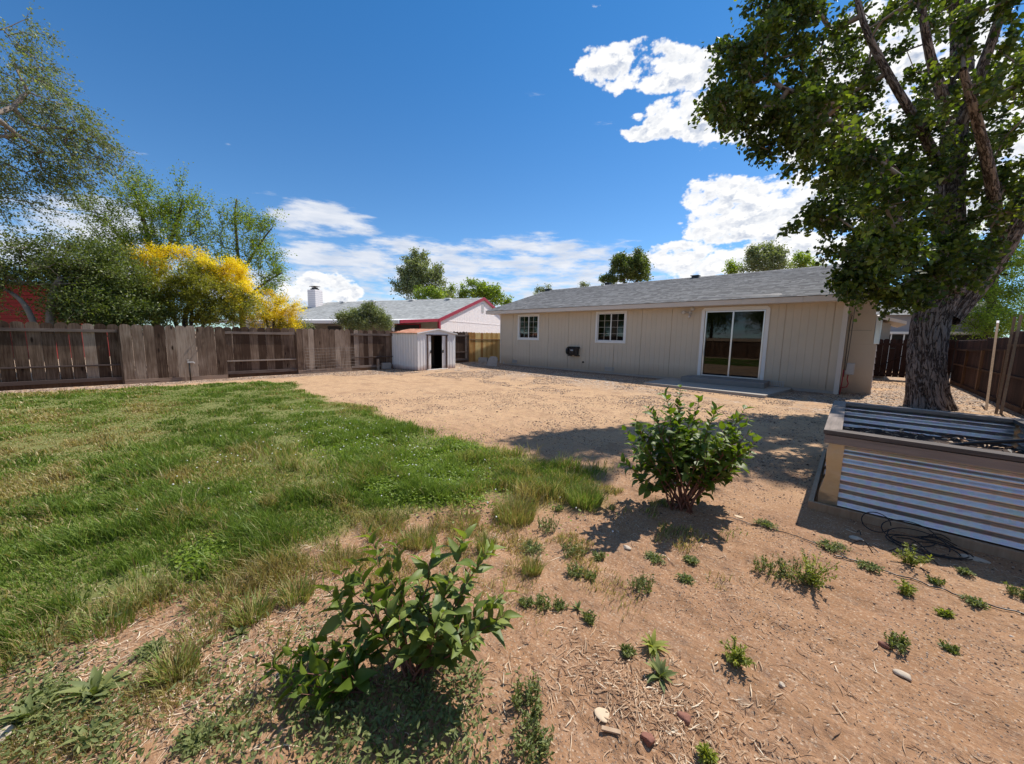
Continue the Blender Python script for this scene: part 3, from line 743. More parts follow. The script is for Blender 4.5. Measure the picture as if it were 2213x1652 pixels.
# wires, meter box and red pipe near the corner
MB().tube([(-0.09, YW+.05, 2.8), (-0.09, YW+.12, 2.2), (-0.10, YW+.08, 1.4), (-0.12, YW+.06, .75)], .008, 6).build('cable', 'black_plastic', house)
MB().tube([(-0.13, CY_-.012, 2.46), (-.155, CY_-.014, 2.3), (-.16, CY_-.012, 1.2), (-.15, CY_-.012, .5)], .009, 6).build('cable', 'black_plastic', house)
MB().box((-.13, YW+.10, .62), (.08, YW+.26, .98)).build('junction_box', 'grey_box', house, bevel=.02)
MB().tube([(-0.19, YW-.045, .0), (-0.17, YW-.04, .35), (-0.16, YW+.02, .78)], .014, 8).tube([(-0.05, YW+.1, .62), (-0.06, YW+.08, .48), (-.02, YW+.05, .35), (-.05, YW+.03, .25), (-.16, YW, .22)], .014, 8).build('pipe', 'red_pipe', house, smooth=True)
# rear wing seen past the chase
m = MB(); m.box((-6, 24.0, 0), (1.14, 28, 2.45)).prism([(-7, 2.45), (1.14, 2.45), (-3, 3.75)], lambda q, r: (q, 24.0, r), lambda q, r: (q, 28, r))
m.build('rear_wing', 'beige_siding', house)
m = MB()
for s in (1,):
    m.add([(1.60, 23.7, 2.42), (1.60, 28.4, 2.42), (-3, 28.4, 3.92), (-3, 23.7, 3.92), (1.60, 23.7, 2.56), (1.60, 28.4, 2.56), (-3, 28.4, 4.06), (-3, 23.7, 4.06)], BOXF)
m.build('rear_roof', 'cream_trim', house)
MB().box((1.142, 24.8, .9), (1.16, 26.2, 2.1)).build('side_window', 'window_glass', house)

# patio slab and step
sl_l, sl_r = G(1405, 831), G(1652, 859, .09)
m = MB(); m.prism([(-5.35, 12.72), (-1.72, 12.45), (-1.38, 14.75), (-1.38, YW-.03), (-5.35, YW-.03)], lambda q, r: (q, r, -.15), lambda q, r: (q, r, .085), .5)
o = m.build('patio', 'concrete', None, bevel=.012); o['kind'] = 'structure'
o = MB().box((-4.55, 14.10, .088), (-2.0, YW-.05, .265)).build('concrete_step', 'grey_concrete', None, bevel=.012)
tag(o, 'dark grey concrete step on the patio slab below the sliding door', 'step')

# black wall-hung box
p = onY(1243, 759, YW)
hb = thing('wall_reel', 'black plastic reel box with round end hung between the two windows', 'hose reel', (p[0], YW, p[2]))
x, z = p[0], p[2]
MB().box((x-.22, YW-.24, z-.19), (x+.24, YW-.03, z+.17)).box((x-.20, YW-.28, z-.12), (x+.10, YW-.24, z+.10)).build('case', 'black_plastic', hb, bevel=.03)
MB().tube([(x-.33, YW-.14, z), (x-.22, YW-.14, z)], .19, 16).tube([(x-.36, YW-.14, z), (x-.33, YW-.14, z)], .13, 16).build('drum_end', 'black_plastic', hb)
MB().box((x-.26, YW-.26, z+.18), (x+.27, YW-.02, z+.215)).box((x+.24, YW-.22, z+.12), (x+.33, YW-.1, z+.18)).build('lid', 'black_plastic', hb, bevel=.01)
MB().box((x-.28, YW-.22, z-.24), (x-.12, YW-.06, z-.19)).build('foot', 'black_plastic', hb, bevel=.01)
MB().box((x+.08, YW-.22, z-.24), (x+.28, YW-.02, z-.19)).build('foot', 'black_plastic', hb, bevel=.01)
MB().box((x-.10, YW-.285, z+.02), (x+.06, YW-.281, z+.07)).build('badge', 'label_grey', hb)

# ------------------------------------------------------------------ fences
FX = -16.0
def picket(m, fr, u, wd, z0, z1, w0=0.0, th=0.018, tone=None, lean=0.0):
    """fr(u, w, z) maps to world; dog-eared board"""
    hw = wd/2; r = random.uniform(-.012, .012); hc = wd*.30
    pts = [(u-hw, z0), (u+hw, z0), (u+hw+lean, z1-hc+r)]+[(u+lean+hw*.93*math.copysign(abs(math.cos(a))**.8, math.cos(a)), z1-hc+r+hc*math.sin(a)) for a in [math.pi*k/8 for k in range(1, 8)]]+[(u-hw+lean, z1-hc+r)]
    m.prism(pts, lambda a, b: fr(a, w0, b), lambda a, b: fr(a, w0+th, b), tone)
def frL(u, w, z): return (FX+w, u, z)
lf = thing('wooden_fence', 'weathered grey board fence with rounded tops along the left of the yard', 'fence', (FX, 5, 0))
def gz(y): return tz(FX, y)
# (y0, y1, boards on our side?)
SECT = [(-7.6, -5.0, True), (-5.0, -2.4, False), (-2.4, 0.26, False), (0.26, 2.72, True), (2.72, 4.98, False), (4.98, 7.05, True), (7.05, 9.6, False), (9.6, 12.0, True), (12.0, 13.75, False)]
for y0, y1, near in SECT:
    zb = gz((y0+y1)/2)-0.01; zt = 1.79+random.uniform(-.015, .015)+zb*.3
    L = y1-y0; wd = 0.235 if y0 < 4.5 else 0.20
    n = round(L/(wd+.006)); st = L/n; m = MB()
    for i in range(n):
        if random.random() < .0: continue
        gap = random.uniform(.001, .005) if y0 > 0 else random.uniform(.002, .016)
        picket(m, frL, y0+st*(i+.5), st-gap-.001, zb+.14, zt, (0.055 if near else -0.024)+random.uniform(0, .007), .016, tone=np.clip(random.gauss(.60 if near else .28, .22), 0, 1), lean=random.uniform(-.004, .004))
    m.build('picket_panel', 'weathered_wood', lf)
    if near:
        MB().box((FX+.074, y0, zb), (FX+.10, y1+.02, zb+.145)).build('kick_board', 'kick_board', lf, bevel=.003)
        MB().box((FX+.0, y0, 1.45), (FX+.04, y1, 1.52)).box((FX+.0, y0, .45), (FX+.04, y1, .52)).build('rail', 'weathered_rail', lf)
    else:
        MB().box((FX+.0, y0+.05, zt-.25), (FX+.042, y1-.04, zt-.165)).build('rail', 'weathered_rail', lf, bevel=.003)
        MB().box((FX+.0, y0+.05, zb+.57), (FX+.042, y1-.04, zb+.615)).build('rail', 'weathered_rail', lf, bevel=.003)
        MB().box((FX-.0, y0+.02, zb+.13), (FX+.045, y1-.03, zb+.23)).build('rail', 'weathered_rail', lf, bevel=.003)
        MB().box((FX-.03, y0, zb-.02), (FX+.02, y1, zb+.135)).build('kick_board', 'stained_lit', lf, bevel=.003)
for y in [s[0] for s in SECT] + [13.75]:
    MB().box((FX-.03, y-.045, -.1), (FX+.052, y+.045, 1.62), .35).build('post', 'weathered_wood', lf)
cf = thing('cedar_fence', 'new golden cedar fence section beside the corner of the tan house', 'fence', (FX, 15.5, 0))
m = MB(); y = 13.86; zb = .13
while y < 17.4:
    picket(m, frL, y+.1, .196, zb, 1.80, 0.03, .018, tone=np.clip(random.gauss(.5, .3), 0, 1)); y += .20
m.build('picket_panel', 'cedar', cf)
MB().box((FX+.048, 13.8, 1.38), (FX+.066, 17.4, 1.42)).build('rail', 'stake_wood', cf)
MB().box((FX-.02, 13.8, .0), (FX+.05, 17.4, .125)).build('kick_board', 'weathered_wood', cf)
MB().box((FX-.03, 13.77, 0), (FX+.06, 13.86, 1.80), .2).build('post', 'cedar', cf)

# right-hand fence (we see the rails and the posts) and the fence with the gate at its end
def frR(u, w, z): return (FR+w, u, z)
FR = 3.05
rf = thing('stained_fence', 'dark stained board fence running back on the right past the big tree', 'fence', (FR, 15, 0))
for y0, y1, zt in ((-6.0, -3.4, 1.8), (-3.4, -.8, 1.8), (-0.8, 1.8, 1.85), (1.8, 4.4, 1.9), (4.4, 7.0, 1.95), (7.0, 9.5, 1.98), (9.5, 12.0, 2.02), (12.0, 14.4, 2.03), (14.4, 16.5, 1.98), (16.5, 19.0, 1.83), (19.0, 21.2, 1.77), (21.2, 23.3, 1.76)):
    m = MB(); n = round((y1-y0)/.2); st = (y1-y0)/n
    for i in range(n): picket(m, frR, y0+st*(i+.5), st-random.uniform(.004, .014), .12, zt, .045, .018, tone=np.clip(random.gauss(.5, .2), 0, 1))
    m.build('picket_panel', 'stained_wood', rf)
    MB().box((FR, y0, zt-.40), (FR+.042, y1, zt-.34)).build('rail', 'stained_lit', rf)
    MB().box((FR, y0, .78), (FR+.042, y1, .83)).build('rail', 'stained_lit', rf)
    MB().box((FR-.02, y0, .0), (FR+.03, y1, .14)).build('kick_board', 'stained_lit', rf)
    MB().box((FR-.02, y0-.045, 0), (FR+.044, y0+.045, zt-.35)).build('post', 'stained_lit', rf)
GY = 23.3
def frB(u, w, z): return (u, GY+w, z)
gt = thing('wooden_gate', 'dark brown board gate with a diagonal brace beside the tan house', 'gate', (1.4, GY, 0))
m = MB(); x = .55
while x < 1.95:
    picket(m, frB, x+.1, .19, .12, 1.78, .05, .018, tone=random.uniform(.3, .8)); x += .2
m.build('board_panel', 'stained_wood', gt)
MB().box((.5, GY, 1.50), (2.0, GY+.042, 1.60)).box((.5, GY, .20), (2.0, GY+.042, .30)).beam((.58, GY-.012, .32), (1.9, GY-.012, 1.3), .09, .03).build('gate_frame', 'stained_wood', gt)
MB().box((1.15, GY-.02, 1.36), (1.32, GY, 1.40)).build('latch', 'dark_metal', gt)
bf = thing('back_fence', 'dark brown back fence with light showing between boards right of the tree trunk', 'fence', (2.6, GY, 0))
m = MB(); x = 2.03
while x < 5.0:
    picket(m, frB, x+.1, .178, .1, 1.77, .05, .018, tone=random.uniform(.2, .7)); x += .2
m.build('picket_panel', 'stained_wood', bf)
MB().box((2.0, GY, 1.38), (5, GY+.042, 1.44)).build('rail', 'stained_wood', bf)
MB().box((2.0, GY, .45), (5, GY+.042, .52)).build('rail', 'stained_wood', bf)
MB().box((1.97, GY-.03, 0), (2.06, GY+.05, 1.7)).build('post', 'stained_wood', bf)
# fence behind the camera, seen in the glass of the sliding door
of = thing('front_fence', 'brown board fence with a pale top rail mirrored in the sliding door glass', 'fence', (-6, -7, 0))
m = MB(); x = -16
def frO(u, w, z): return (u, -7.6+w, z)
while x < 3:
    picket(m, frO, x+.1, .19, .05, 1.8, 0, .02, tone=random.uniform(.3, .9)); x += .2
m.build('picket_panel', 'stained_lit', of)
MB().box((-16, -7.58+.03, 1.5), (3, -7.5, 1.75)).build('rail', 'stake_wood', of)

# leaning stakes by the right fence
for (bx, by), (tpx, tpy), cap, lab in (((1790, 1370), (1920, 400), True, 'thin stake with a white painted top leaning on the right fence'),
                                      ((1900, 1410), (2110, 330), False, 'tall tan board, left one of the leaning pair at the right fence'),
                                      ((1955, 1410), (2182, 310), False, 'tall tan board, right one of the leaning pair at the right fence')):
    q = 796/2213; b = G((3300+bx*q)*.5403, (1150+by*q)*.5403); t = onX((3300+tpx*q)*.5403, (1150+tpy*q)*.5403, 2.93)
    b[2] = tz(b[0], b[1])
    root = thing('wooden_stake', lab, 'stake', tuple(b), 'boards leaning on the right fence')
    wd = .045 if cap else .05
    MB().beam(b, t, wd, .025).build('board', 'stake_wood', root)
    if cap: MB().beam(t, t+(t-b)*.03, wd+.004, .029).build('painted_end', 'white_paint', root)

# ------------------------------------------------------------------ metal shed
A_ = np.array([-14.2, 9.28]); th = rad(7); fd = np.array([-math.sin(th), math.cos(th)]); bd = np.array([-math.cos(th), -math.sin(th)])
SW, SD, SH, SP = 2.36, 1.85, 1.71, 1.90
shed = thing('garden_shed', 'small white metal shed with rusty roof and open sliding doors', 'shed', (A_[0], A_[1], 0))
def S(u, w, z):  # u along the front, w to the back
    p = A_+fd*u+bd*w; return (p[0], p[1], z)
def ribbed(m, f, L, z0, z1, step=.19, dep=.012, tone=.5):
    us = [0]
    n = max(1, round(L/step)); prof = [(0, 0)]
    for i in range(1, n):
        c = L*i/n; prof += [(c-.022, 0), (c-.012, dep), (c+.012, dep), (c+.022, 0)]
    prof.append((L, 0))
    k = len(prof); V = [f(a, d, z0) for a, d in prof]+[f(a, d, z1) for a, d in prof]
    m.add(V, [(i, i+1, k+i+1, k+i) for i in range(k-1)], tone)
fz = lambda u: SH+(SP-SH)*(1-abs(u/SW-.5)*2)
m = MB()
ribbed(m, lambda a, d, z: S(-d, SD-a, z), SD, 0.0, SH-.01)          # left side
ribbed(m, lambda a, d, z: S(SW+d, a, z), SD, 0, SH-.01)
ribbed(m, lambda a, d, z: S(SW-a, SD+d, z), SW, 0, SH-.01)
ribbed(m, lambda a, d, z: S(a, -d, z), .52, 0, SH-.03, .17, .014)
ribbed(m, lambda a, d, z: S(1.80+a, -d, z), .56, 0, SH-.03, .17, .014)
m.build('wall', 'shed_metal', shed)
m = MB()
m.prism([(0, SH-.08), (SW, SH-.08), (SW, SH-.02), (SW/2, SP-.03), (0, SH-.02)], lambda a, b: S(a, -.015, b), lambda a, b: S(a, .02, b), .6)
m.build('gable', 'shed_metal', shed)
m = MB()
for a, w in ((.52, .07), (1.73, .07)): m.add([S(a, -.03, 0), S(a+w, -.03, 0), S(a+w, .02, 0), S(a, .02, 0), S(a, -.03, SH-.09), S(a+w, -.03, SH-.09), S(a+w, .02, SH-.09), S(a, .02, SH-.09)], BOXF)
m.add([S(.48, -.03, SH-.115), S(1.84, -.03, SH-.115), S(1.84, .02, SH-.115), S(.48, .02, SH-.115), S(.48, -.03, SH-.075), S(1.84, -.03, SH-.075), S(1.84, .02, SH-.075), S(.48, .02, SH-.075)], BOXF)
m.build('door_frame', 'shed_trim', shed)
for a, b_, lab in ((.59, .80, 0), (1.50, 1.73, 1)):
    m = MB(); ribbed(m, lambda q, d, z: S(a+q, .03-d, z), b_-a, .04, SH-.12, .1, .01)
    dd = m.build('door', 'shed_metal', shed)
    hx = b_-.03 if lab == 0 else a+.03
    MB().add([S(hx-.02, -.02, .78), S(hx+.02, -.02, .78), S(hx+.02, .02, .78), S(hx-.02, .02, .78), S(hx-.02, -.02, .92), S(hx+.02, -.02, .92), S(hx+.02, .02, .92), S(hx-.02, .02, .92)], BOXF).build('handle', 'black_plastic', dd)
m = MB(); m.add([S(.5, -.05, .0), S(1.82, -.05, .0), S(1.82, .05, 0), S(.5, .05, 0), S(.5, -.05, .035), S(1.82, -.05, .035), S(1.82, .05, .035), S(.5, .05, .035)], BOXF).build('sill', 'white_paint', shed)
m = MB(); OV = .07
for s in (0, 1):
    ua, ub = (-OV, SW/2) if s == 0 else (SW+OV, SW/2); n = 8
    V = []; k = 24
    for i in range(k+1):
        w_ = -OV+(SD+2*OV)*i/k; bump = .006*(i % 3 == 0)
        sag = -.012*math.sin(i*.9)
        V += [S(ua, w_, SH-.02+bump+sag*.5), S(ub, w_, SP+bump)]
    m.add(V, [(2*i, 2*i+1, 2*i+3, 2*i+2) for i in range(k)])
    V2 = [tuple(np.array(v)-[0, 0, .02]) for v in V]; m.add(V2, [(2*i, 2*i+1, 2*i+3, 2*i+2) for i in range(k)])
m.build('roof', 'rusty_roof', shed)
m = MB()
for s in (0, 1):
    ua = -OV if s == 0 else SW+OV
    p0, p1 = np.array(S(ua, -OV-.004, SH-.035)), np.array(S(SW/2, -OV-.004, SP-.012))
    m.beam(p0, p1, .012, .045)
m.build('roof_edge', 'shed_metal', shed)
m = MB(); m.prism([(0, 0), (SW, 0), (SW, SD), (0, SD)], lambda a, b: S(a, b, .0), lambda a, b: S(a, b, .03))
e = .04; Z1 = SH-.05
m.add([S(e, .07, .03), S(SW-e, .07, .03), S(SW-e, SD-e, .03), S(e, SD-e, .03), S(e, .07, Z1), S(SW-e, .07, Z1), S(SW-e, SD-e, Z1), S(e, SD-e, Z1)], [(4, 5, 6, 7), (1, 2, 6, 5), (2, 3, 7, 6), (3, 0, 4, 7)])
m.build('interior', 'black_plastic', shed)  # black liner: the darkness inside the shed is put into its colour

# ------------------------------------------------------------------ corrugated planter
BX0, BX1, BY0, BY1, BZ = -0.135, 1.52, 4.52, 6.92, 0.795
bed = thing('raised_planter', 'raised garden bed of corrugated metal with a wooden rim at right front', 'planter', (.6, 5.7, 0))
cw = .13
# mitred cap boards
m = MB()
def cap(p0, p1, q1, q0, z0=BZ-.038, z1=BZ):
    m.add([(*p0, z0), (*p1, z0), (*q1, z0), (*q0, z0), (*p0, z1), (*p1, z1), (*q1, z1), (*q0, z1)], BOXF)
O = [(BX0, BY0), (BX1, BY0), (BX1, BY1), (BX0, BY1)]; I = [(BX0+cw, BY0+cw), (BX1-cw, BY0+cw), (BX1-cw, BY1-cw), (BX0+cw, BY1-cw)]
names = ['grey_board_x', 'grey_board_y', 'grey_board_x', 'grey_board_y']
for i in range(4):
    m = MB(); j = (i+1) % 4; g_ = .0015
    cap(O[i], O[j], I[j], I[i]); m.build('rim_board', names[i], bed, bevel=.003)
MB().box((BX0+.012, BY0+.012, BZ-.125), (BX1-.012, BY0+.05, BZ-.046)).build('apron', 'grey_board_x', bed, bevel=.003)
MB().box((BX0+.012, BY1-.05, BZ-.125), (BX1-.012, BY1-.012, BZ-.046)).build('apron', 'grey_board_x', bed, bevel=.003)
MB().box((BX0+.012, BY0+.052, BZ-.125), (BX0+.05, BY1-.052, BZ-.046)).build('apron', 'grey_board_y', bed, bevel=.003)
MB().box((BX1-.05, BY0+.052, BZ-.125), (BX1-.012, BY1-.052, BZ-.046)).build('apron', 'grey_board_y', bed, bevel=.003)
def corr(f, L, z0, z1, amp=.0125, pitch=.084, sheets=1):
    n = int((z1-z0)/pitch*10); V = []; F = []
    cols = 14
    for i in range(n+1):
        z = z0+(z1-z0)*i/n; d = amp*math.cos(2*math.pi*(z-z0)/pitch)
        for k in range(cols+1):
            u = L*k/cols; V.append(f(u, d+.003*math.sin(u*5+z*3), z))
    F = [(i*(cols+1)+k, i*(cols+1)+k+1, (i+1)*(cols+1)+k+1, (i+1)*(cols+1)+k) for i in range(n) for k in range(cols)]
    return MB().add(V, F, .5)
ze, zb0 = BZ-.047, .075
corr(lambda u, d, z: (BX0+.10+u, BY0+.075-d, z), BX1-BX0-.2, zb0, ze).build('corrugated_panel', 'galvanised', bed, smooth=True)
corr(lambda u, d, z: (BX0+.10+u, BY1-.075+d, z), BX1-BX0-.2, zb0, ze).build('corrugated_panel', 'galvanised', bed, smooth=True)
corr(lambda u, d, z: (BX0+.07-d-.02*math.sin(math.pi*(z/BZ)), BY0+.1+u, z), BY1-BY0-.2, zb0, ze).build('corrugated_panel', 'galvanised', bed, smooth=True)
corr(lambda u, d, z: (BX1-.07+d, BY0+.1+u, z), BY1-BY0-.2, zb0, ze).build('corrugated_panel', 'galvanised', bed, smooth=True)
# corner sheets, flared at the foot
for sx, x_ in ((1, BX0), (-1, BX1)):
    for sy, y_ in ((1, BY0), (-1, BY1)):
        m = MB(); n = 12; V = []
        for i in range(n+1):
            z = .06+(ze-.06)*i/n; fl = (1-i/n)**2*.03+.01*math.sin(i*.9)
            V += [(x_+sx*(.16+.0*fl), y_+sy*(.052-fl*.3), z), (x_+sx*(.05-fl), y_+sy*(.050-fl*.3), z), (x_+sx*(.048-fl), y_+sy*.16, z)]
        m.add(V, [(3*i, 3*i+1, 3*i+4, 3*i+3) for i in range(n)]+[(3*i+1, 3*i+2, 3*i+5, 3*i+4) for i in range(n)], .5)
        m.build('corner_sheet', 'plain_sheet', bed, smooth=False)
MB().box((BX0-.05, BY0-.005, -.03), (BX1+.05, BY0+.035, .072)).build('base_board', 'stake_wood', bed, bevel=.003)
MB().box((BX0-.05, BY1-.035, -.03), (BX1+.05, BY1+.005, .072)).build('base_board', 'stake_wood', bed, bevel=.003)
MB().box((BX0-.05, BY0+.037, -.03), (BX0-.01, BY1-.037, .072)).build('base_board', 'stake_wood', bed, bevel=.003)
MB().box((BX1+.01, BY0+.037, -.03), (BX1+.05, BY1-.037, .072)).build('base_board', 'stake_wood', bed, bevel=.003)
gx, gy = np.meshgrid(np.linspace(BX0+.09, BX1-.09, 60), np.linspace(BY0+.09, BY1-.09, 80))
sz = .47+(fbm(gx.ravel(), gy.ravel(), .25, 4, 61)-.5)*.12
nn = 60; idx = (np.arange(79)[:, None]*60+np.arange(59)).ravel()
np_mesh('soil', np.stack([gx.ravel(), gy.ravel(), sz], 1), np.stack([idx, idx+1, idx+61, idx+60], 1), 'soil', bed, smooth=True)
# black pipe lying across the planter
tp = thing('poly_pipe', 'thick black pipe arching out of the corrugated planter over its rim', 'pipe', (.9, 5.5, .5))
pp = [W(1985, 960, 5.0), W(2035, 950, 4.75), W(2100, 930, 4.55), W(2160, 912, 4.5), W(2215, 908, 4.45), W(2290, 915, 4.3), W(2400, 960, 4.2)]
pp = [np.array([.36, 5.45, .50]), np.array([.62, 5.38, .60]), np.array([.90, 5.25, .735]), np.array([1.15, 5.1, .84]), np.array([1.4, 4.95, .87]), np.array([1.65, 4.8, .82]), np.array([1.9, 4.6, .55])]
MB().tube([Vector(p) for p in pp], .017, 10).build('tube', 'black_plastic', tp, smooth=True)

# ------------------------------------------------------------------ neighbouring buildings
NTH = rad(18.5); NU = np.array([-math.cos(NTH), -math.sin(NTH), 0]); NG = np.array([-math.sin(NTH), math.cos(NTH), 0])
ZE = 2.72; C0 = W(948, 690, (ZE-EYE)/ray(948, 690)[2]); C0[2] = 0
def N(a, b, z): p = C0+NU*a+NG*b; return (p[0], p[1], z)
HW, RISE, RL = 6.6, 2.12, 18.6
nb = thing('white_house', 'white neighbouring house with crimson gable trim behind the left fence', 'house', tuple(C0))
# grooved gable wall
m = MB(); prof = []
b = .0; k = 0
while b < 2*HW:
    prof += [(b, 0), (b+.23, 0), (b+.235, .012), (b+.25, .012)]; b += .255
V = []
def rz(b): return ZE+RISE*(1-abs(b/HW-1))-.12
for b, d in prof: V += [N(.07+d, b, 0), N(.07+d, b, max(2.5, rz(b)))]
m.add(V, [(2*i, 2*i+2, 2*i+3, 2*i+1) for i in range(len(prof)-1)])
m.add([N(.055, .1, 2.62), N(.055, 2*HW, 2.62), N(.055, 2*HW, 2.70), N(.055, .1, 2.70), N(.08, .1, 2.62), N(.08, 2*HW, 2.62), N(.08, 2*HW, 2.70), N(.08, .1, 2.70)], [(0, 1, 2, 3), (3, 2, 6, 7), (0, 4, 5, 1)])
m.build('gable_wall', 'white_siding', nb)
m = MB(); m.add([N(.1, .5, 0), N(RL+4, .5, 0), N(RL+4, .5, 2.7), N(.1, .5, 2.7)], [(0, 1, 2, 3)]); m.build('wall', 'beige_siding', nb)
shingle_roof('roof', 0, RL, 0, ZE, HW, ZE+RISE, nb, 'pale_shingles', .17, .012, N)
shingle_roof('roof', 0, RL, 2*HW, ZE, HW, ZE+RISE, nb, 'pale_shingles', .5, .012, N)
m = MB(); n = 34
for i in range(n):
    f0, f1 = i/n, (i+1)/n
    m.add([N(RL, f0*HW, ZE+RISE*f0), N(RL+HW*(1-f0), f0*HW, ZE+RISE*f0), N(RL+HW*(1-f1), f1*HW, ZE+RISE*f1+.01), N(RL, f1*HW, ZE+RISE*f1+.01)], [(0, 1, 2, 3)])
m.build('roof', 'pale_shingles', nb)
m = MB()
def slab(pts, th): # pts 4 world points, thickness down
    V = [np.array(p)-[0, 0, th] for p in pts]+[np.array(p) for p in pts]; m.add(V, BOXF)
for s in (0, 1):
    b0 = 0 if s == 0 else 2*HW
    slab([N(-.06, b0, ZE+.03), N(0.0, b0, ZE+.03), N(0.0, HW, ZE+RISE+.03), N(-.06, HW, ZE+RISE+.03)], .24)
m.build('rake_board', 'red_paint', nb)
m = MB()
for s in (0, 1):
    b0 = 0 if s == 0 else 2*HW
    slab([N(0.005, b0, ZE-.01), N(.068, b0, ZE-.01), N(.068, HW, ZE+RISE-.01), N(.005, HW, ZE+RISE-.01)], .02)
m.build('soffit', 'white_paint', nb)
m = MB(); m.add([N(.04, HW-.28, ZE+RISE-1.25), N(.04, HW+.08, ZE+RISE-1.25), N(.04, HW+.08, ZE+RISE-.5), N(.04, HW-.28, ZE+RISE-.5), N(.09, HW-.28, ZE+RISE-1.25), N(.09, HW+.08, ZE+RISE-1.25), N(.09, HW+.08, ZE+RISE-.5), N(.09, HW-.28, ZE+RISE-.5)], BOXF)
m.build('gable_vent', 'grey_box', nb)
# patio cover
m = MB(); CVD = 4.0
slab([N(-.05, 0, ZE+.03), N(.02, 0, ZE+.03), N(.02, -CVD, ZE-.24), N(-.05, -CVD, ZE-.24)], .2)
m.build('cover_edge', 'red_paint', nb)
m = MB()
slab([N(.03, -.02, ZE+.02), N(RL+2, -.02, ZE+.02), N(RL+2, -CVD, ZE-.25), N(.03, -CVD, ZE-.25)], .06)
slab([N(.0, -CVD, ZE-.26), N(RL+2, -CVD, ZE-.26), N(RL+2, -CVD-.1, ZE-.26), N(.0, -CVD-.1, ZE-.26)], .2)
m.build('patio_cover', 'white_paint', nb)
for a in (.6, 4.6, 8.6, 12.6, 16.6):
    m = MB(); p = np.array(N(a, -CVD+.1, 0)); m.box(p-[.06, .06, 0], p+[.06, .06, 2.35], .5); m.build('cover_post', 'white_paint', nb)
m = MB(); p = np.array(N(.0, .05, 0)); m.obox(p+[0, 0, 1.3], NU, NG, (0, 0, 1), .07, .1, 1.4); m.build('corner_post', 'red_paint', nb)
m = MB(); m.add([N(2.0, .46, .3), N(4.4, .46, .3), N(4.4, .46, 2.35), N(2.0, .46, 2.35)], [(0, 1, 2, 3)]); wdo = m.build('window', 'vent_black', nb)
m = MB()
for a in (1.95, 4.4): m.obox(np.array(N(a, .44, 1.3)), NU, NG, (0, 0, 1), .05, .03, 1.1)
m.obox(np.array(N(3.2, .44, 2.38)), NU, NG, (0, 0, 1), 1.3, .03, .05); m.build('window_trim', 'red_paint', wdo)
for a in (8.0, 10.0, 13):
    MB().add([N(a, .46, .3), N(a+1.5, .46, .3), N(a+1.5, .46, 2.2), N(a, .46, 2.2)], [(0, 1, 2, 3)]).build('door', 'vent_black', nb)
for a in (3.3, 7.3, 12.0, 16.0):
    m = MB(); f = .93; m.obox(np.array(N(a, HW*f, ZE+RISE*f+.09)), NU, NG, (0, 0, 1), .26, .2, .06); m.build('roof_vent', 'white_paint', nb)
# chimney
m = MB(); pc = N(RL+1.4, 3.6, 0); pc = np.array(pc)
cc = W(682, 660, depth_of(pc)); cc[2] = 0
m.obox(cc+[0, 0, 3.75], NU, NG, (0, 0, 1), .55, .42, 2.15)
chm = m.build('chimney', 'white_siding', nb)
m = MB()
for i in range(13): m.obox(cc+[0, 0, 3.3+i*.2], NU, NG, (0, 0, 1), .558, .428, .008)
m.build('chimney_boards', 'grey_siding', chm)
m = MB(); m.obox(cc+[0, 0, 5.96], NU, NG, (0, 0, 1), .32, .25, .07).obox(cc+[0, 0, 6.10], NU, NG, (0, 0, 1), .22, .18, .05).obox(cc+[0, 0, 6.24], NU, NG, (0, 0, 1), .4, .33, .02); m.build('chimney_cap', 'dark_metal', chm)

# red barn behind the trees on the far left
RB = W(45, 700, 19.5); RB[2] = 0
rb = thing('red_shed_house', 'red building half hidden by dark trees at the far left', 'house', tuple(RB))
rdir = RGT.copy(); rdir[2] = 0; rdir /= np.linalg.norm(rdir); fdir = np.cross([0, 0, 1.0], rdir)
m = MB(); m.obox(RB+[0, 0, 1.9]+fdir*2-rdir*1.6, rdir, fdir, (0, 0, 1), 3.1, 2, 1.9); m.build('wall', 'barn_red', rb)
m = MB()
for i in range(18): m.obox(RB+[0, 0, .3+i*.2]+fdir*.0-rdir*1.6, rdir, fdir, (0, 0, 1), 3.1, .012, .006)
m.build('wall_boards', 'stained_wood', rb)
m = MB(); m.obox(RB+[0, 0, 2.0]-rdir*2.2, rdir, fdir, (0, 0, 1), .55, .05, .42); wd_ = m.build('window', 'vent_black', rb)
m = MB(); m.obox(RB+[0, 0, 2.46]-rdir*2.1, rdir, fdir, (0, 0, 1), .75, .06, .05).obox(RB+[0, 0, 2.1]-rdir*1.33, rdir, fdir, (0, 0, 1), .14, .06, .2); m.build('window_trim', 'white_paint', wd_)
m = MB(); m.obox(RB+[0, 0, 3.9]+fdir*2-rdir*1.6, rdir, fdir, (0, 0, 1), 3.4, 2.4, .08); m.build('roof', 'dark_metal', rb)

# grey neighbour house beyond the gate
gh = thing('grey_house', 'grey neighbouring house past the gate between chimney chase and trunk', 'house', (2, 33, 0))
MB().box((-3, 33, 0), (5.5, 38, 3.35), .5).build('wall', 'grey_siding', gh)
MB().box((-3.2, 32.6, 2.16), (6, 32.98, 2.3), .5).build('beam', 'white_paint', gh)
MB().box((-3, 32.92, .0), (5.6, 32.97, 2.1), .5).build('porch_shade', 'dark_room', gh)  # thin dark sheet stands in for the shade under the porch
for x in (1.6, 2.15, 2.7): MB().box((x, 32.7, 0), (x+.06, 32.76, 2.16)).build('porch_post', 'white_paint', gh)
m = MB(); m.prism([(32.5, 3.3), (38.5, 3.3), (35.5, 4.2)], lambda a, b: (-3.4, a, b), lambda a, b: (5.9, a, b)); m.build('roof', 'grey_shingles', gh)

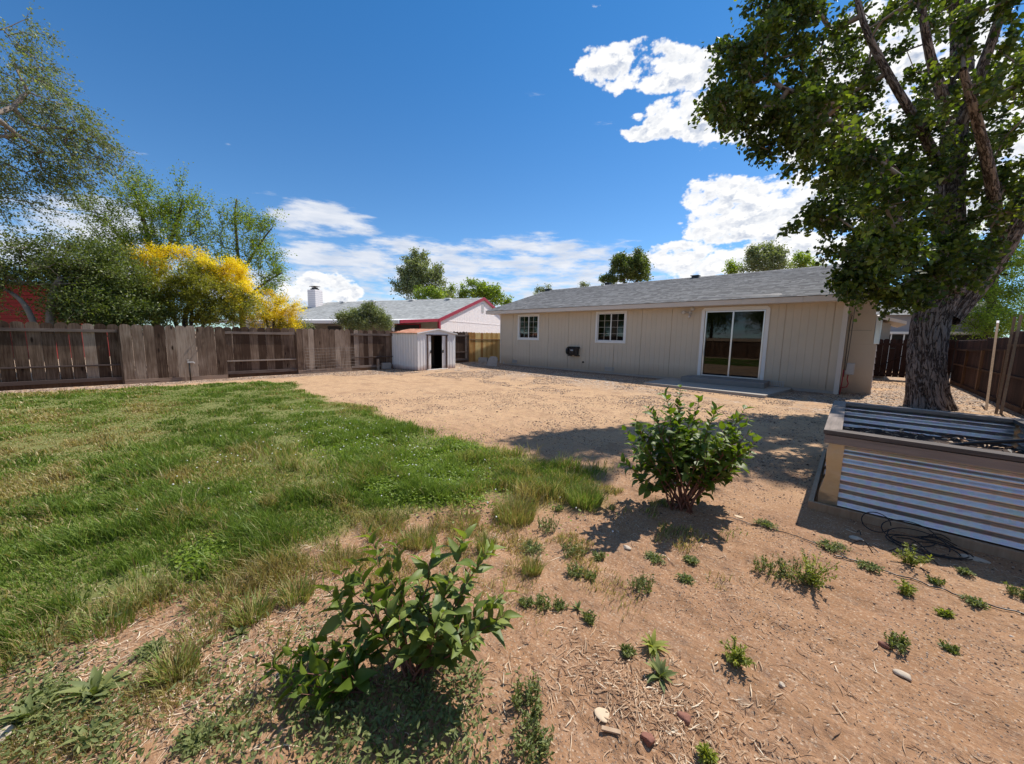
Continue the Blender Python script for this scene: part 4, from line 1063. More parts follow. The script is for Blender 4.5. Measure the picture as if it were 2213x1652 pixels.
# ------------------------------------------------------------------ small things along the fences and the house
wm = thing('wire_mesh', 'sagging rusty wire mesh leaning on the boards left of the metal shed', 'wire mesh', (FX+.2, 6.2, 0))
m = MB(); y0, y1 = 5.22, 7.35
def WP(y, z): return np.array([FX+.24-.08*z+.02*math.sin(y*5+z*3), y, tz(FX, y)+z+.015*math.sin(y*3.0)])
for i in range(9):
    z = 1.0-.118*i; 
    if z < .02: z = .03
    m.tube([WP(y0+(y1-y0)*k/12, z) for k in range(13)], .0035, 4, cap=False)
for k in range(15):
    y = y0+(y1-y0)*k/14; m.tube([WP(y, z) for z in (.02, .35, .7, 1.0)], .003, 4, cap=False)
m.build('wire_grid', 'steel_wire', wm)
sp = thing('water_standpipe', 'grey water standpipe with a tap in front of the left fence', 'standpipe', (-15.83, 1.75, 0))
MB().tube([(-15.83, 1.75, 0), (-15.83, 1.75, .62)], .02, 8).build('pipe', 'dark_metal', sp, smooth=True)
MB().box((-15.85, 1.70, .58), (-15.80, 1.85, .63)).tube([(-15.83, 1.84, .62), (-15.83, 1.88, .56)], .015, 8).tube([(-15.83, 1.72, .63), (-15.83, 1.72, .68)], .012, 6).box((-15.86, 1.69, .67), (-15.80, 1.75, .685)).build('tap', 'grey_box', sp)
MB().box((-15.86, 1.62, 0), (-15.8, 1.66, .40)).build('support', 'weathered_wood', sp)
def rock(name, c, r, mat, label, cat, seed, sq=(1, 1, .6), group=None, parent=None):
    import bmesh
    bm = bmesh.new(); bmesh.ops.create_icosphere(bm, subdivisions=3, radius=1.0)
    rg = np.random.default_rng(seed); ks = rg.normal(size=(5, 3)); ks /= np.linalg.norm(ks, axis=1)[:, None]; cut = rg.uniform(.55, .85, 5)
    for v in bm.verts:
        p = np.array(v.co)
        for k, q in zip(ks, cut):
            d = p@k
            if d > q: p = p-k*(d-q)
        p = p*(1+.05*math.sin(7*p[0]+seed)*math.sin(6*p[1]))*r*np.array(sq)
        v.co = p
    me = bpy.data.meshes.new(name); bm.to_mesh(me); bm.free()
    for p in me.polygons: p.use_smooth = True
    o = bpy.data.objects.new(name, me); COL.objects.link(o); me.materials.append(MAT[mat]); o.location = c
    tag(o, label, cat, group); return o
p = G(1062, 792); z0 = tz(p[0], p[1])
m = MB(); m.prism([(-.33, 0), (.33, 0), (.30, .42), (.18, .52), (-.16, .53), (-.26, .40)], lambda a, b: (p[0]+a*.75, p[1]-.02+a*.5+b*.28, z0+b-.02), lambda a, b: (p[0]+a*.75-.07, p[1]+.08+a*.5+b*.28, z0+b-.02))
tag(m.build('stone_slab', 'stone_grey', None, bevel=.02), 'upright grey stone slab leaning by the cedar fence', 'stone')
p = G(1044, 788); z0 = tz(p[0], p[1])
tag(MB().obox((p[0]-.1, p[1]+.1, z0+.13), (.8, .6, 0), (-.6, .8, 0), (0, 0, 1), .26, .17, .14).build('concrete_block', 'stone_grey', None, bevel=.02), 'low concrete block left of the upright stone slab', 'block')
p = G(993, 788)
tag(MB().obox((p[0]-.3, p[1]+.3, .3), (.2, 1, 0), (-1, .2, 0), (0, 0, 1), .11, .12, .22).build('stacked_block', 'stone_pale', None, bevel=.02), 'pale stacked block just right of the metal shed', 'block')
p = np.array([-15.86, 8.5, 0]); tag(MB().obox((-15.85, 8.65, .16), (0, 1, 0), (1, 0, 0), (0, 0, 1), .22, .09, .14).build('paver_block', 'stone_grey', None, bevel=.02), 'grey paver block at the fence left of the metal shed', 'block')
tag(MB().box((-15.9, 8.22, 0), (-15.82, 8.31, .5)).build('wood_offcut', 'weathered_wood', None), 'short upright wood offcut at the fence left of the shed', 'post')
tag(MB().beam((-15.85, 12.1, .1), (-15.9, 12.45, 1.45), .09, .05).build('leaning_post', 'kick_board', None), 'rough pale post leaning on the fence behind the shed', 'post')

# ------------------------------------------------------------------ plants: generators
def unit(v): return v/(np.linalg.norm(v, axis=-1, keepdims=True)+1e-9)
def runit(n, rg): return unit(rg.normal(size=(n, 3)))
T_RHOMB = (np.array([(0, 0, 0), (.30, .42, .06), (0, 1, -.04), (-.30, .42, .06)]), [(0, 1, 2, 3)])
T_WIDE = (np.array([(0, 0, 0), (.50, .22, .10), (.34, .70, .05), (0, 1.05, -.12), (-.34, .70, .05), (-.50, .22, .10)]), [(0, 1, 2, 3), (0, 3, 4, 5)])
def ovate(wd=.30, fold=.12, droop=.25, rows=5, tip=1.0):
    V = []; F = []
    ys = np.linspace(0, 1, rows+1)
    for i, y in enumerate(ys):
        hw = wd*math.sin(math.pi*min(1, y**.80))**.85*(1-.25*y) if 0 < y < 1 else 0.0
        z = -droop*y*y
        V += [(-hw, y, z+fold*hw/wd), (0, y, z), (hw, y, z+fold*hw/wd)]
    for i in range(rows):
        a = 3*i; F += [(a, a+1, a+4, a+3), (a+1, a+2, a+5, a+4)]
    return np.array(V), F
def ovates(wd, n=7, seed=1, rows=6):
    rg = np.random.default_rng(seed); L = []
    for i in range(n):
        V, F = ovate(wd*rg.uniform(.8, 1.2), rg.uniform(.04, .20), rg.uniform(-.05, .65), rows)
        V = V.copy(); V[:, 0] += rg.normal()*.10*V[:, 1]**2; V[:, 2] += .03*np.sin(V[:, 1]*9+V[:, 0]*6+i); L.append(V)
    return np.array(L), F
def leaf_mesh(name, pos, d, nrm, size, tpl, mat, parent, tone, smooth=False, cup=0, widths=None):
    TV, TF = tpl; TF = np.array(TF); n = len(pos)
    d = unit(d); s = unit(np.cross(d, nrm)); u = np.cross(s, d)
    size = np.broadcast_to(size, (n,))
    wv = np.ones(n) if widths is None else widths
    if TV.ndim == 3: TV = TV[np.random.default_rng(n).integers(0, len(TV), n)]
    else: TV = TV[None]
    V = pos[:, None, :] + size[:, None, None]*(s[:, None, :]*(TV[:, :, 0:1]*wv[:, None, None]) + d[:, None, :]*TV[:, :, 1:2] + u[:, None, :]*TV[:, :, 2:3])
    F = (np.arange(n)[:, None, None]*TV.shape[1] + TF[None]).reshape(-1, TF.shape[1])
    return np_mesh(name, V.reshape(-1, 3), F, mat, parent, smooth, tone=np.repeat(tone, len(TF)))
def frusta(P0, P1, r0, r1, n=5):
    d = unit(P1-P0); a = np.where(np.abs(d[:, 2:3]) < .9, np.array([[0, 0, 1.0]]), np.array([[1.0, 0, 0]]))
    s = unit(np.cross(d, a)); t = np.cross(d, s); k = np.arange(n)*2*math.pi/n
    rg = (s[:, None, :]*np.cos(k)[None, :, None]+t[:, None, :]*np.sin(k)[None, :, None])
    V = np.concatenate([P0[:, None]+rg*r0[:, None, None], P1[:, None]+rg*r1[:, None, None]], 1)
    j = np.arange(n); q = np.stack([j, (j+1) % n, n+(j+1) % n, n+j], 1)
    F = (np.arange(len(P0))[:, None, None]*2*n+q[None]).reshape(-1, 4)
    return V.reshape(-1, 3), F
def resample(pts, step):
    pts = [np.array(p, float) for p in pts]; out = [pts[0]]
    for a, b in zip(pts[:-1], pts[1:]):
        n = max(1, int(np.linalg.norm(b-a)/step)); out += [a+(b-a)*(i+1)/n for i in range(n)]
    return out
def crom(pts, n=6):
    pts = [np.array(p, float) for p in pts]; out = []
    for i in range(len(pts)-1):
        p0, p1, p2, p3 = pts[max(i-1, 0)], pts[i], pts[i+1], pts[min(i+2, len(pts)-1)]
        for k in range(n):
            t = k/n; out.append(.5*((2*p1)+(-p0+p2)*t+(2*p0-5*p1+4*p2-p3)*t*t+(-p0+3*p1-3*p2+p3)*t**3))
    out.append(pts[-1]); return out

def tree(name, label, root, lines, ells, seed, cat='tree', group=None, leaf='leaf_green', tpl=T_RHOMB, lsize=.06, strands=5, lps=14, slen=.5,
         bias=(0, 0, .3), spread=1.0, grav=-.15, rtip=.006, rmax=.12, twig=True, wood='bark_dark', lspread=.06, extra=(), trunk_mesh=True, upn=.5, ppow=.5, skel_step=.5, outw=.6, back=True):
    rg = np.random.default_rng(seed)
    root = np.array(root, float)
    t = thing(name, label, cat, tuple(root), group)
    P = []; par = []; expl = []
    for li, (pts, rads) in enumerate(lines):
        sm = crom(pts, 5); rs = np.interp(np.linspace(0, 1, len(sm)), np.linspace(0, 1, len(rads)), rads)
        k0 = len(P)
        if li == 0: pr = -1
        else: pr = int(np.argmin([np.linalg.norm(q-sm[0]) for q in P]))
        for i, q in enumerate(sm): P.append(q); par.append(pr if i == 0 else len(P)-2); expl.append(rs[i])
        if trunk_mesh:
            MB().tube([Vector(q) for q in sm], list(rs), 10, cap=True).build('trunk' if li == 0 else 'limb', wood, t, smooth=True)
    nE = len(P)
    cl = []; mats = []
    for e in ells:
        px, py, dep, rx, ry, n = e[:6]; mt = e[6] if len(e) > 6 else leaf; rd = e[7] if len(e) > 7 else (rx+ry)/2*dep/800*.8
        c = W(px, py, dep)
        u = runit(n, rg)*(rg.uniform(0, 1, (n, 1))**ppow)
        q = c + RGT*(u[:, :1]*rx*dep/800) + UPV*(u[:, 1:2]*ry*dep/800) + FWD*(u[:, 2:]*rd)
        for z in q:
            if z[2] > .25: cl.append(z); mats.append((mt, c))
    cl = np.array(cl)
    EP = np.array(P)
    dist = np.array([np.min(np.linalg.norm(EP-c, axis=1)) for c in cl]); order = np.argsort(dist)
    edges = []; tipdir = {}
    arr = np.zeros((nE+len(cl)*9+10, 3)); arr[:nE] = EP; cnt = nE
    parr = list(par); tipnode = {}
    for ci in order:
        c = cl[ci]; A = arr[:cnt]
        dv = c-A; dd = np.linalg.norm(dv, axis=1)
        pen = dd*(1+.5*np.clip(-dv[:, 2]/(dd+1e-6), 0, 1)); pen[:min(3, nE)] += 50 if nE > 6 else 0
        a = int(np.argmin(pen)); p0 = A[a].copy(); L = dd[a]
        pa = parr[a]; pd = unit(p0-arr[pa]) if pa >= 0 else np.array([0, 0, 1.0])
        n = int(min(8, max(1, round(L/skel_step))))
        ctrl = p0+pd*L*.35+rg.normal(size=3)*L*.06
        last = a
        for i in range(1, n+1):
            s = i/n; q = p0*(1-s)**2+ctrl*2*s*(1-s)+c*s*s
            if i < n: q = q+rg.normal(size=3)*.03*min(L, 1.5)
            arr[cnt] = q; parr.append(last); last = cnt; cnt += 1
        tipnode[ci] = last
    # pipe model radii
    w_ = np.zeros(cnt)
    for v in tipnode.values(): w_[v] += 1
    for i in range(cnt-1, -1, -1):
        if parr[i] >= 0 and parr[i] < i: w_[parr[i]] += w_[i]
    rad_ = np.minimum(rtip*np.maximum(w_, 1)**.47, rmax)
    ids = np.arange(nE, cnt)
    if len(ids):
        pa = np.array([parr[i] for i in ids])
        r0 = np.where(pa < nE, np.minimum(rad_[ids]*1.3, rmax), rad_[pa]); r0 = np.minimum(r0, rad_[ids]*1.8)
        V, F = frusta(arr[pa], arr[ids], r0, rad_[ids], 6)
        np_mesh('branches', V, F, wood, t, smooth=True, tone=rg.uniform(0, 1, len(F)))
    # strands of leaves
    m = len(cl); S = strands
    cen = np.array([x[1] for x in mats]); outd = unit(cl-cen)
    base = np.repeat(cl, S, 0); od = np.repeat(outd, S, 0); N_ = m*S
    d = unit(od*outw+np.array(bias)+rg.normal(size=(N_, 3))*spread*.6)
    Ls = slen*rg.uniform(.5, 1.15, N_)
    if twig:
        ts = [0, .5, 1.0]
        pt = [base+d*(Ls*s)[:, None]+np.array([0, 0, grav])*(Ls*s*s)[:, None] for s in ts]
        V1, F1 = frusta(pt[0], pt[1], np.full(N_, rtip*.55), np.full(N_, rtip*.4), 3)
        V2, F2 = frusta(pt[1], pt[2], np.full(N_, rtip*.4), np.full(N_, rtip*.2), 3)
        np_mesh('twigs', np.concatenate([V1, V2]), np.concatenate([F1, F2+len(V1)]), wood, t, tone=rg.uniform(0, 1, len(F1)+len(F2)))
    K = lps
    s = rg.uniform(.02, 1.0, (N_, K)); b3 = base[:, None]+d[:, None]*(Ls[:, None]*s)[..., None]+np.array([0, 0, grav])*(Ls[:, None]*s*s)[..., None]
    b3 = b3+rg.normal(size=b3.shape)*lspread
    ld = unit(d[:, None]*.5+rg.normal(size=b3.shape)*.6+np.array([0, 0, -.25]))
    ln = unit(rg.normal(size=b3.shape)*.8+np.array([0, 0, upn]))
    tn = np.clip(.45+rg.normal(size=(m, 1, 1))*.14+rg.normal(size=(m, S, K))*.20, 0, 1)
    sz = lsize*rg.uniform(.6, 1.2, (m, S, K))
    mk = np.array([x[0] for x in mats])
    shp = (m, S, K, 3)
    b3, ld, ln = b3.reshape(shp), ld.reshape(shp), ln.reshape(shp)
    for mt in sorted(set(mk)):
        sel = mk == mt
        leaf_mesh('crown' if mt == leaf else 'yellow_foliage' if mt == 'leaf_yellow' else 'crown', b3[sel].reshape(-1, 3), ld[sel].reshape(-1, 3), ln[sel].reshape(-1, 3), sz[sel].ravel(), tpl, mt, t, tn[sel].ravel())
    return t
def dX(px, py, X): return X/ray(px, py)[0]
def gpt(px, py, dep): q = W(px, py, dep); q[2] = 0; return q

# ------------------------------------------------------------------ trees
# big cottonwood on the right
TB = np.array([1.56, 13.95, -0.05])
D0 = depth_of(TB)
tr = [TB, W(2003, 760, D0), W(2012, 690, D0), W(2040, 620, D0)]
ct_lines = [([TB, W(2002, 800, D0), W(2010, 700, D0), W(2030, 640, D0), W(2048, 560, D0), W(2050, 450, D0), W(2060, 300, D0), W(2078, 140, D0), W(2070, -60, D0), W(2060, -260, D0)], [.36, .325, .32, .32, .27, .25, .22, .18, .14, .07]),
            ([W(2045, 690, D0), W(2092, 632, D0-.1), W(2145, 560, D0-.3), W(2205, 450, D0-.5), W(2270, 320, D0-.7), W(2330, 150, D0-1)], [.25, .25, .23, .22, .18, .11]),
            ([W(2060, 330, D0), W(2040, 220, D0-.4), W(2010, 120, D0-.8), W(1985, -20, D0-1.2)], [.14, .11, .08, .05]),
            ([W(2065, 300, D0), W(2110, 180, D0-.6), W(2160, 40, D0-1.2), W(2200, -120, D0-2)], [.14, .11, .08, .05]),
            ([W(2045, 480, D0), W(1960, 400, D0-.8), W(1870, 310, D0-1.3), W(1780, 230, D0-1.5), W(1690, 190, D0-1.5)], [.11, .085, .07, .05, .03]),
            ([W(2050, 400, D0), W(1990, 280, D0-1), W(1930, 180, D0-1.4), W(1870, 60, D0-1.5), W(1840, -60, D0-1.5)], [.11, .085, .07, .05, .03]),
            ([W(2090, 635, D0-.1), W(2030, 600, D0-1.0), W(1960, 520, D0-1.4), W(1930, 430, D0-1.5), W(1900, 360, D0-1.5)], [.08, .07, .06, .045, .03]),
            ([W(2160, 520, D0-.3), W(2140, 380, D0-1.6), W(2110, 260, D0-2.6), W(2080, 150, D0-3.2)], [.12, .09, .07, .04])]
ct_ells = [(1620, 100, 7.9, 55, 60, 30), (1570, 185, 7.8, 42, 50, 16), (1650, 215, 8.0, 70, 55, 30), (1565, 235, 7.7, 40, 35, 8), (1710, 60, 8.4, 85, 80, 34), (1705, 285, 8.1, 75, 50, 26), (1760, 170, 8.4, 80, 80, 30),
           (1670, 0, 8.5, 70, 40, 14), (1850, 80, 8.8, 90, 100, 26), (1830, 245, 8.8, 90, 90, 34), (1780, 335, 8.4, 60, 45, 18), (1900, 350, 8.8, 100, 80, 36), (1835, 440, 8.5, 90, 50, 26),
           (1765, 470, 8.2, 45, 26, 10), (1890, 530, 8.3, 110, 60, 48), (1900, 600, 8.1, 90, 38, 32), (1845, 585, 8.1, 45, 30, 8), (1870, 630, 8.0, 40, 12, 4), (1960, 440, 8.8, 90, 90, 36), (2050, 560, 8.0, 70, 55, 26), (1980, 640, 8.1, 55, 22, 12),
           (2100, 220, 9.0, 90, 130, 26), (1990, 150, 9.2, 90, 120, 24), (2180, 130, 8.6, 60, 110, 16), (2180, 320, 8.6, 60, 100, 22), (2150, 410, 8.4, 80, 70, 24), (2000, 0, 9.0, 130, 60, 22), (2130, 480, 8.2, 50, 50, 12), (2000, 300, 8.6, 70, 80, 26),
           (2330, 200, 7.5, 120, 200, 26), (2050, -160, 8.5, 300, 110, 34), (1780, -110, 8.2, 150, 80, 16), (2360, 420, 7.0, 110, 120, 14), (2130, 130, 6.4, 90, 110, 16), (2260, 60, 5.8, 120, 130, 20), (2060, -80, 6.6, 150, 80, 16), (2400, 250, 5.6, 150, 160, 16), (1850, 330, 6.3, 55, 55, 16), (1910, 430, 6.1, 60, 45, 14), (1790, 240, 6.9, 60, 50, 12), (1940, 540, 6.4, 50, 40, 12)]
ct_ells = [e[:5]+(max(3, int(e[5]*(.58 if (e[0] > 1900 and e[1] < 460) else .72))),) for e in ct_ells]
cw_tree = tree('cottonwood_tree', 'big leafy tree with thick furrowed trunk and leaning limb on the right', TB, ct_lines, ct_ells, 101, leaf='leaf_cottonwood', tpl=T_WIDE, lsize=.088,
               strands=6, lps=16, slen=.36, bias=(0, 0, .0), spread=1.1, grav=-.35, rtip=.0085, rmax=.09, wood='bark_twig', lspread=.06, trunk_mesh=False, upn=.6, ppow=.5)
# furrowed trunk and limbs as one displaced surface each
def bark_tube(name, pts, rads, parent, seed, sides=120, amp=.035, flare=0):
    sm = crom(pts, 26); n = len(sm); P = np.array(sm); rs = np.interp(np.linspace(0, 1, n), np.linspace(0, 1, len(rads)), rads)
    Tn = unit(np.gradient(P, axis=0)); a = np.array([1.0, 0, 0]); V = np.zeros((n, sides, 3)); k = np.arange(sides)*2*math.pi/sides
    ln = np.concatenate([[0], np.cumsum(np.linalg.norm(np.diff(P, axis=0), axis=1))])
    for i in range(n):
        a = a-Tn[i]*(a@Tn[i]); a = a/np.linalg.norm(a); b = np.cross(Tn[i], a)
        r = rs[i]; th_ = k+.25*np.sin(ln[i]*1.3)
        u = k*r/ (2*math.pi*r)*2*math.pi
        cxy = np.cos(k)*3.2, np.sin(k)*3.2
        tw = .35*np.sin(ln[i]*2.1+k)
        f = fbm(cxy[0]*4+tw*2+50, cxy[1]*4+ln[i]*.55+tw+50, 1.0, 4, seed)
        ridg = 1-np.abs(2*fbm(cxy[0]*3.1+90+tw, cxy[1]*3.1+ln[i]*.8+90, .8, 3, seed+9)-1)*2.2
        lump = fbm(np.cos(k)*1.2+7, np.sin(k)*1.2+ln[i]*.7+7, 1.0, 3, seed+5)-.5
        rr_ = r*(1+.22*lump)+amp*(f-.5)*1.2+amp*np.clip(ridg, -1, 1)*.6
        if flare: rr_ = rr_+flare*math.exp(-ln[i]/.35)*(1+.6*np.sin(k*5+1))
        V[i] = P[i]+(a[None]*np.cos(k)[:, None]+b[None]*np.sin(k)[:, None])*rr_[:, None]
    j = np.arange(sides); q = np.stack([j, (j+1) % sides, sides+(j+1) % sides, sides+j], 1)
    F = (np.arange(n-1)[:, None, None]*sides+q[None]).reshape(-1, 4)
    KK = np.tile(k, n); RR = np.repeat(rs, sides)
    return np_mesh(name, V.reshape(-1, 3), F, 'bark', parent, smooth=True, extra={'bx': np.cos(KK)*RR, 'by': np.sin(KK)*RR, 'bz': np.repeat(ln, sides)})
bark_tube('trunk', *ct_lines[0], cw_tree, 3, amp=.045, flare=.09)
bark_tube('limb', *ct_lines[1], cw_tree, 4, amp=.04)
for i, (p_, r_) in enumerate(ct_lines[2:]): bark_tube('limb', p_, r_, cw_tree, 20+i, sides=28, amp=.012)

# drooping tree at the far left
wt = dX(100, 300, -18.5)
tree('willow_tree', 'tall drooping tree with grey green leaves at the upper left', (-18.6, -5.6, 0),
     [([(-18.6, -5.6, 0), (-18.5, -5.2, 3), (-18.7, -4.6, 6), (-18.9, -4.0, 9), (-19, -3.6, 12)], [.35, .3, .25, .18, .08]),
      ([(-18.5, -5.2, 3), (-18.2, -4.2, 5.5), (-18.2, -3.0, 7.5), (-18.3, -2.0, 8.6)], [.2, .15, .1, .05])],
     [(20, 140, 12.0, 70, 90, 34), (-60, 260, 11.5, 90, 200, 30), (95, 215, 12.2, 70, 80, 48), (55, 320, 12.0, 100, 80, 62), (160, 280, 12.4, 60, 70, 40), (110, 375, 12.2, 85, 55, 30), (0, 400, 11.8, 60, 60, 26), (200, 330, 12.5, 35, 45, 14), (60, 80, 12.2, 30, 40, 8)],
     202, leaf='leaf_willow', lsize=.080, strands=5, lps=14, slen=1.05, bias=tuple(RGT*.75-UPV*.30), spread=.55, grav=-.45, rtip=.006, rmax=.10, wood='bark_twig', lspread=.05, outw=.25, upn=.2)
# dark trees behind the left fence
tree('dark_tree', 'dark leafy tree in front of the red building behind the fence', gpt(95, 700, dX(95, 700, -18.0)),
     [([gpt(95, 700, dX(95, 700, -18.0)), W(110, 660, 11.2), W(130, 600, 11.2)], [.12, .1, .06]), ([gpt(95, 700, 11.1)+[0, 0, .5], W(60, 670, 11), W(20, 630, 11)], [.08, .07, .04])],
     [(60, 570, 11.2, 75, 40, 34), (110, 540, 11.4, 50, 40, 14), (25, 600, 11.0, 50, 26, 16), (150, 600, 11.4, 60, 50, 34), (20, 665, 11.0, 30, 12, 2), (160, 665, 11.2, 36, 28, 10), (40, 530, 11.2, 50, 24, 6)], 203,
     leaf='leaf_dark', lsize=.07, strands=6, lps=26, slen=.55, spread=1.1, lspread=.09, wood='bark_twig')
tree('dark_tree', 'dense dark green tree left of the yellow bush behind the fence', gpt(190, 700, 12.0),
     [([gpt(190, 700, 12.0), W(195, 660, 12), W(190, 600, 12)], [.14, .12, .06])],
     [(190, 610, 12.0, 70, 55, 54), (240, 570, 12.2, 50, 45, 28), (215, 660, 11.8, 75, 40, 60), (265, 630, 12.2, 50, 60, 46), (200, 535, 12.2, 40, 26, 8), (150, 660, 11.6, 40, 34, 20), (300, 680, 12.2, 70, 26, 34), (230, 690, 11.8, 70, 16, 16)], 204,
     leaf='leaf_dark', lsize=.075, strands=6, lps=28, slen=.5, spread=1.1, lspread=.10)
tree('honeylocust_tree', 'airy light green tree with upright plumes rising above the yellow bush', gpt(330, 700, 14.5),
     [([gpt(330, 700, 14.5), W(335, 640, 14.5), W(325, 540, 14.5), W(300, 440, 14.5), W(285, 400, 14.5)], [.14, .12, .08, .05, .02]), ([W(335, 620, 14.5), W(370, 520, 14.5), W(395, 430, 14.5)], [.08, .06, .02]), ([W(328, 590, 14.5), W(270, 530, 14.5), W(235, 480, 14.3)], [.06, .04, .02])],
     [(285, 420, 14.5, 26, 40, 12), (320, 460, 14.5, 40, 50, 24), (395, 440, 14.5, 24, 48, 14), (380, 510, 14.5, 45, 45, 26), (320, 540, 14.5, 70, 40, 34), (235, 480, 14.3, 40, 32, 12), (250, 540, 14.3, 50, 40, 18), (345, 470, 14.5, 24, 30, 8), (425, 480, 14.6, 20, 26, 6), (195, 450, 14.0, 26, 20, 5)], 205,
     leaf='leaf_green', lsize=.075, strands=6, lps=22, slen=.85, bias=(0, 0, .9), spread=.6, grav=.05, rtip=.006, lspread=.07, outw=.5, wood='bark_dark')
tree('honeylocust_tree', 'smaller airy green tree standing between the yellow bush and the clouds', gpt(525, 700, 15.5),
     [([gpt(525, 700, 15.5), W(520, 640, 15.5), W(515, 560, 15.5), W(508, 470, 15.5), W(512, 430, 15.5)], [.12, .10, .06, .04, .015]), ([W(518, 600, 15.5), W(560, 530, 15.5), W(590, 490, 15.5)], [.06, .04, .015]), ([W(524, 650, 15.5), W(575, 610, 15.5), W(610, 590, 15.5)], [.05, .04, .015])],
     [(510, 460, 15.5, 18, 34, 8), (480, 500, 15.5, 32, 36, 14), (540, 500, 15.5, 36, 36, 16), (585, 495, 15.5, 24, 14, 5), (520, 560, 15.5, 50, 34, 22), (570, 585, 15.5, 38, 40, 20), (605, 600, 15.5, 22, 18, 6), (470, 560, 15.5, 30, 30, 8), (560, 640, 15.5, 50, 30, 16)], 206,
     leaf='leaf_green', lsize=.075, strands=6, lps=20, slen=.75, bias=(.15, 0, .5), spread=.7, grav=-.05, rtip=.006, lspread=.07)
# olive shrub with yellow tops, and the yellow one
sb = gpt(395, 700, dX(395, 700, -17.6)); ds = depth_of(sb)
tree('golden_shrub', 'wide olive green bush with golden yellow tops behind the middle of the fence', sb,
     [([sb, W(400, 690, ds), W(420, 640, ds), W(430, 600, ds)], [.09, .08, .05, .02]), ([sb+[0, 0, .4], W(370, 670, ds), W(330, 630, ds), W(300, 610, ds)], [.07, .06, .04, .02]), ([sb+[0, 0, .4], W(415, 660, ds), W(395, 610, ds), W(385, 580, ds)], [.06, .05, .03, .02]), ([sb+[0, 0, .3], W(450, 680, ds), W(490, 650, ds), W(510, 630, ds)], [.06, .05, .03, .02]), ([sb+[0, 0, .3], W(330, 690, ds), W(290, 660, ds)], [.05, .04, .02])],
     [(400, 608, ds-.2, 74, 50, 90), (335, 635, ds, 75, 45, 62), (470, 655, ds-.2, 62, 42, 66), (280, 655, ds, 45, 35, 26), (410, 665, ds, 90, 30, 46), (515, 665, ds, 30, 35, 20), (400, 690, ds, 110, 14, 22),
      (308, 560, ds+.1, 38, 20, 20, 'leaf_yellow'), (345, 580, ds+.35, 26, 18, 6, 'leaf_yellow'), (355, 545, ds+.35, 20, 10, 5, 'leaf_yellow'), (380, 552, ds+.35, 24, 12, 6, 'leaf_yellow'), (440, 575, ds+.35, 28, 24, 12, 'leaf_yellow'), (480, 588, ds+.2, 40, 30, 34, 'leaf_yellow'), (515, 600, ds+.35, 22, 30, 12, 'leaf_yellow'), (528, 635, ds+.2, 18, 36, 16, 'leaf_yellow'), (285, 600, ds+.35, 30, 20, 4, 'leaf_yellow')], 207,
     cat='bush', leaf='leaf_olive', lsize=.06, strands=6, lps=28, slen=.42, bias=(0, 0, .35), spread=1.0, lspread=.07, rtip=.005, wood='bark_dark')
yb = gpt(590, 705, dX(590, 700, -17.3)); dy = depth_of(yb)
tree('yellow_shrub', 'bright yellow bush behind the fence near the white house chimney', yb,
     [([yb, W(592, 690, dy), W(600, 660, dy), W(606, 640, dy)], [.06, .05, .03, .01]), ([yb+[0, 0, .7], W(570, 680, dy), W(545, 665, dy)], [.04, .03, .01]), ([yb+[0, 0, .7], W(610, 680, dy), W(635, 660, dy)], [.04, .03, .01])],
     [(595, 660, dy, 42, 34, 34, 'leaf_yellow'), (560, 685, dy, 42, 22, 22, 'leaf_yellow'), (620, 685, dy, 30, 22, 18, 'leaf_yellow'), (640, 668, dy, 12, 14, 4, 'leaf_yellow'), (585, 695, dy, 50, 14, 12, 'leaf_olive')], 208,
     cat='bush', leaf='leaf_yellow', lsize=.055, strands=6, lps=24, slen=.38, bias=(0, 0, -.1), spread=.9, lspread=.06, rtip=.005)
nbd = dX(790, 700, -20.0)
tree('grey_shrub', 'grey green rounded bush in front of the white house patio', gpt(790, 705, nbd), [([gpt(790, 705, nbd), W(790, 690, nbd)], [.05, .03])],
     [(785, 692, nbd, 52, 18, 60), (800, 680, nbd, 26, 16, 22), (755, 692, nbd, 24, 16, 18), (828, 696, nbd, 16, 14, 12), (800, 668, nbd, 7, 8, 4)], 209, cat='bush', leaf='leaf_grey', lsize=.085, strands=7, lps=26, slen=.35, bias=(0, 0, .5), lspread=.08)
tree('grey_shrub', 'low twiggy grey bush between the yellow bush and the patio posts', gpt(655, 708, 18), [([gpt(655, 708, 18), W(655, 700, 18)], [.05, .03])],
     [(650, 702, 18, 30, 8, 12), (625, 706, 18, 20, 6, 6)], 210, cat='bush', leaf='leaf_grey', lsize=.06, strands=5, lps=16, slen=.35, lspread=.07)
def far(name, label, dep, base, ells, seed, leaf, **k):
    r = gpt(base, 720, dep); top = min(e[1] for e in ells)
    kk = dict(lsize=.0055*dep, strands=6, lps=20, slen=.020*dep, lspread=.0035*dep, rtip=.010, twig=True, upn=.4); kk.update(k)
    return tree(name, label, r, [([r, W(base, 690, dep), W(base, (top+690)/2, dep)], [.3, .22, .1])], ells, seed, leaf=leaf, **kk)
far('poplar_tree', 'tall poplar like tree behind the white house roof', 44, 905, [(905, 600, 44, 34, 40, 50), (880, 625, 44, 24, 26, 20), (935, 610, 44, 22, 34, 24), (900, 575, 44, 20, 20, 10), (870, 600, 44, 14, 18, 6), (950, 640, 44, 14, 12, 6), (905, 562, 44, 10, 12, 4)], 211, 'leaf_grey', bias=(0, 0, 1.0), spread=.5, slen=1.1)
far('round_tree', 'light green bushy tree in front of the poplar behind the white roof', 42, 925, [(925, 640, 42, 40, 14, 26)], 212, 'leaf_green')
far('round_tree', 'broad rounded green tree just left of the tan house roof', 48, 1035, [(1030, 632, 48, 36, 20, 34), (1060, 640, 48, 24, 20, 18), (985, 636, 48, 18, 14, 10), (1085, 655, 48, 20, 12, 8)], 213, 'leaf_green')
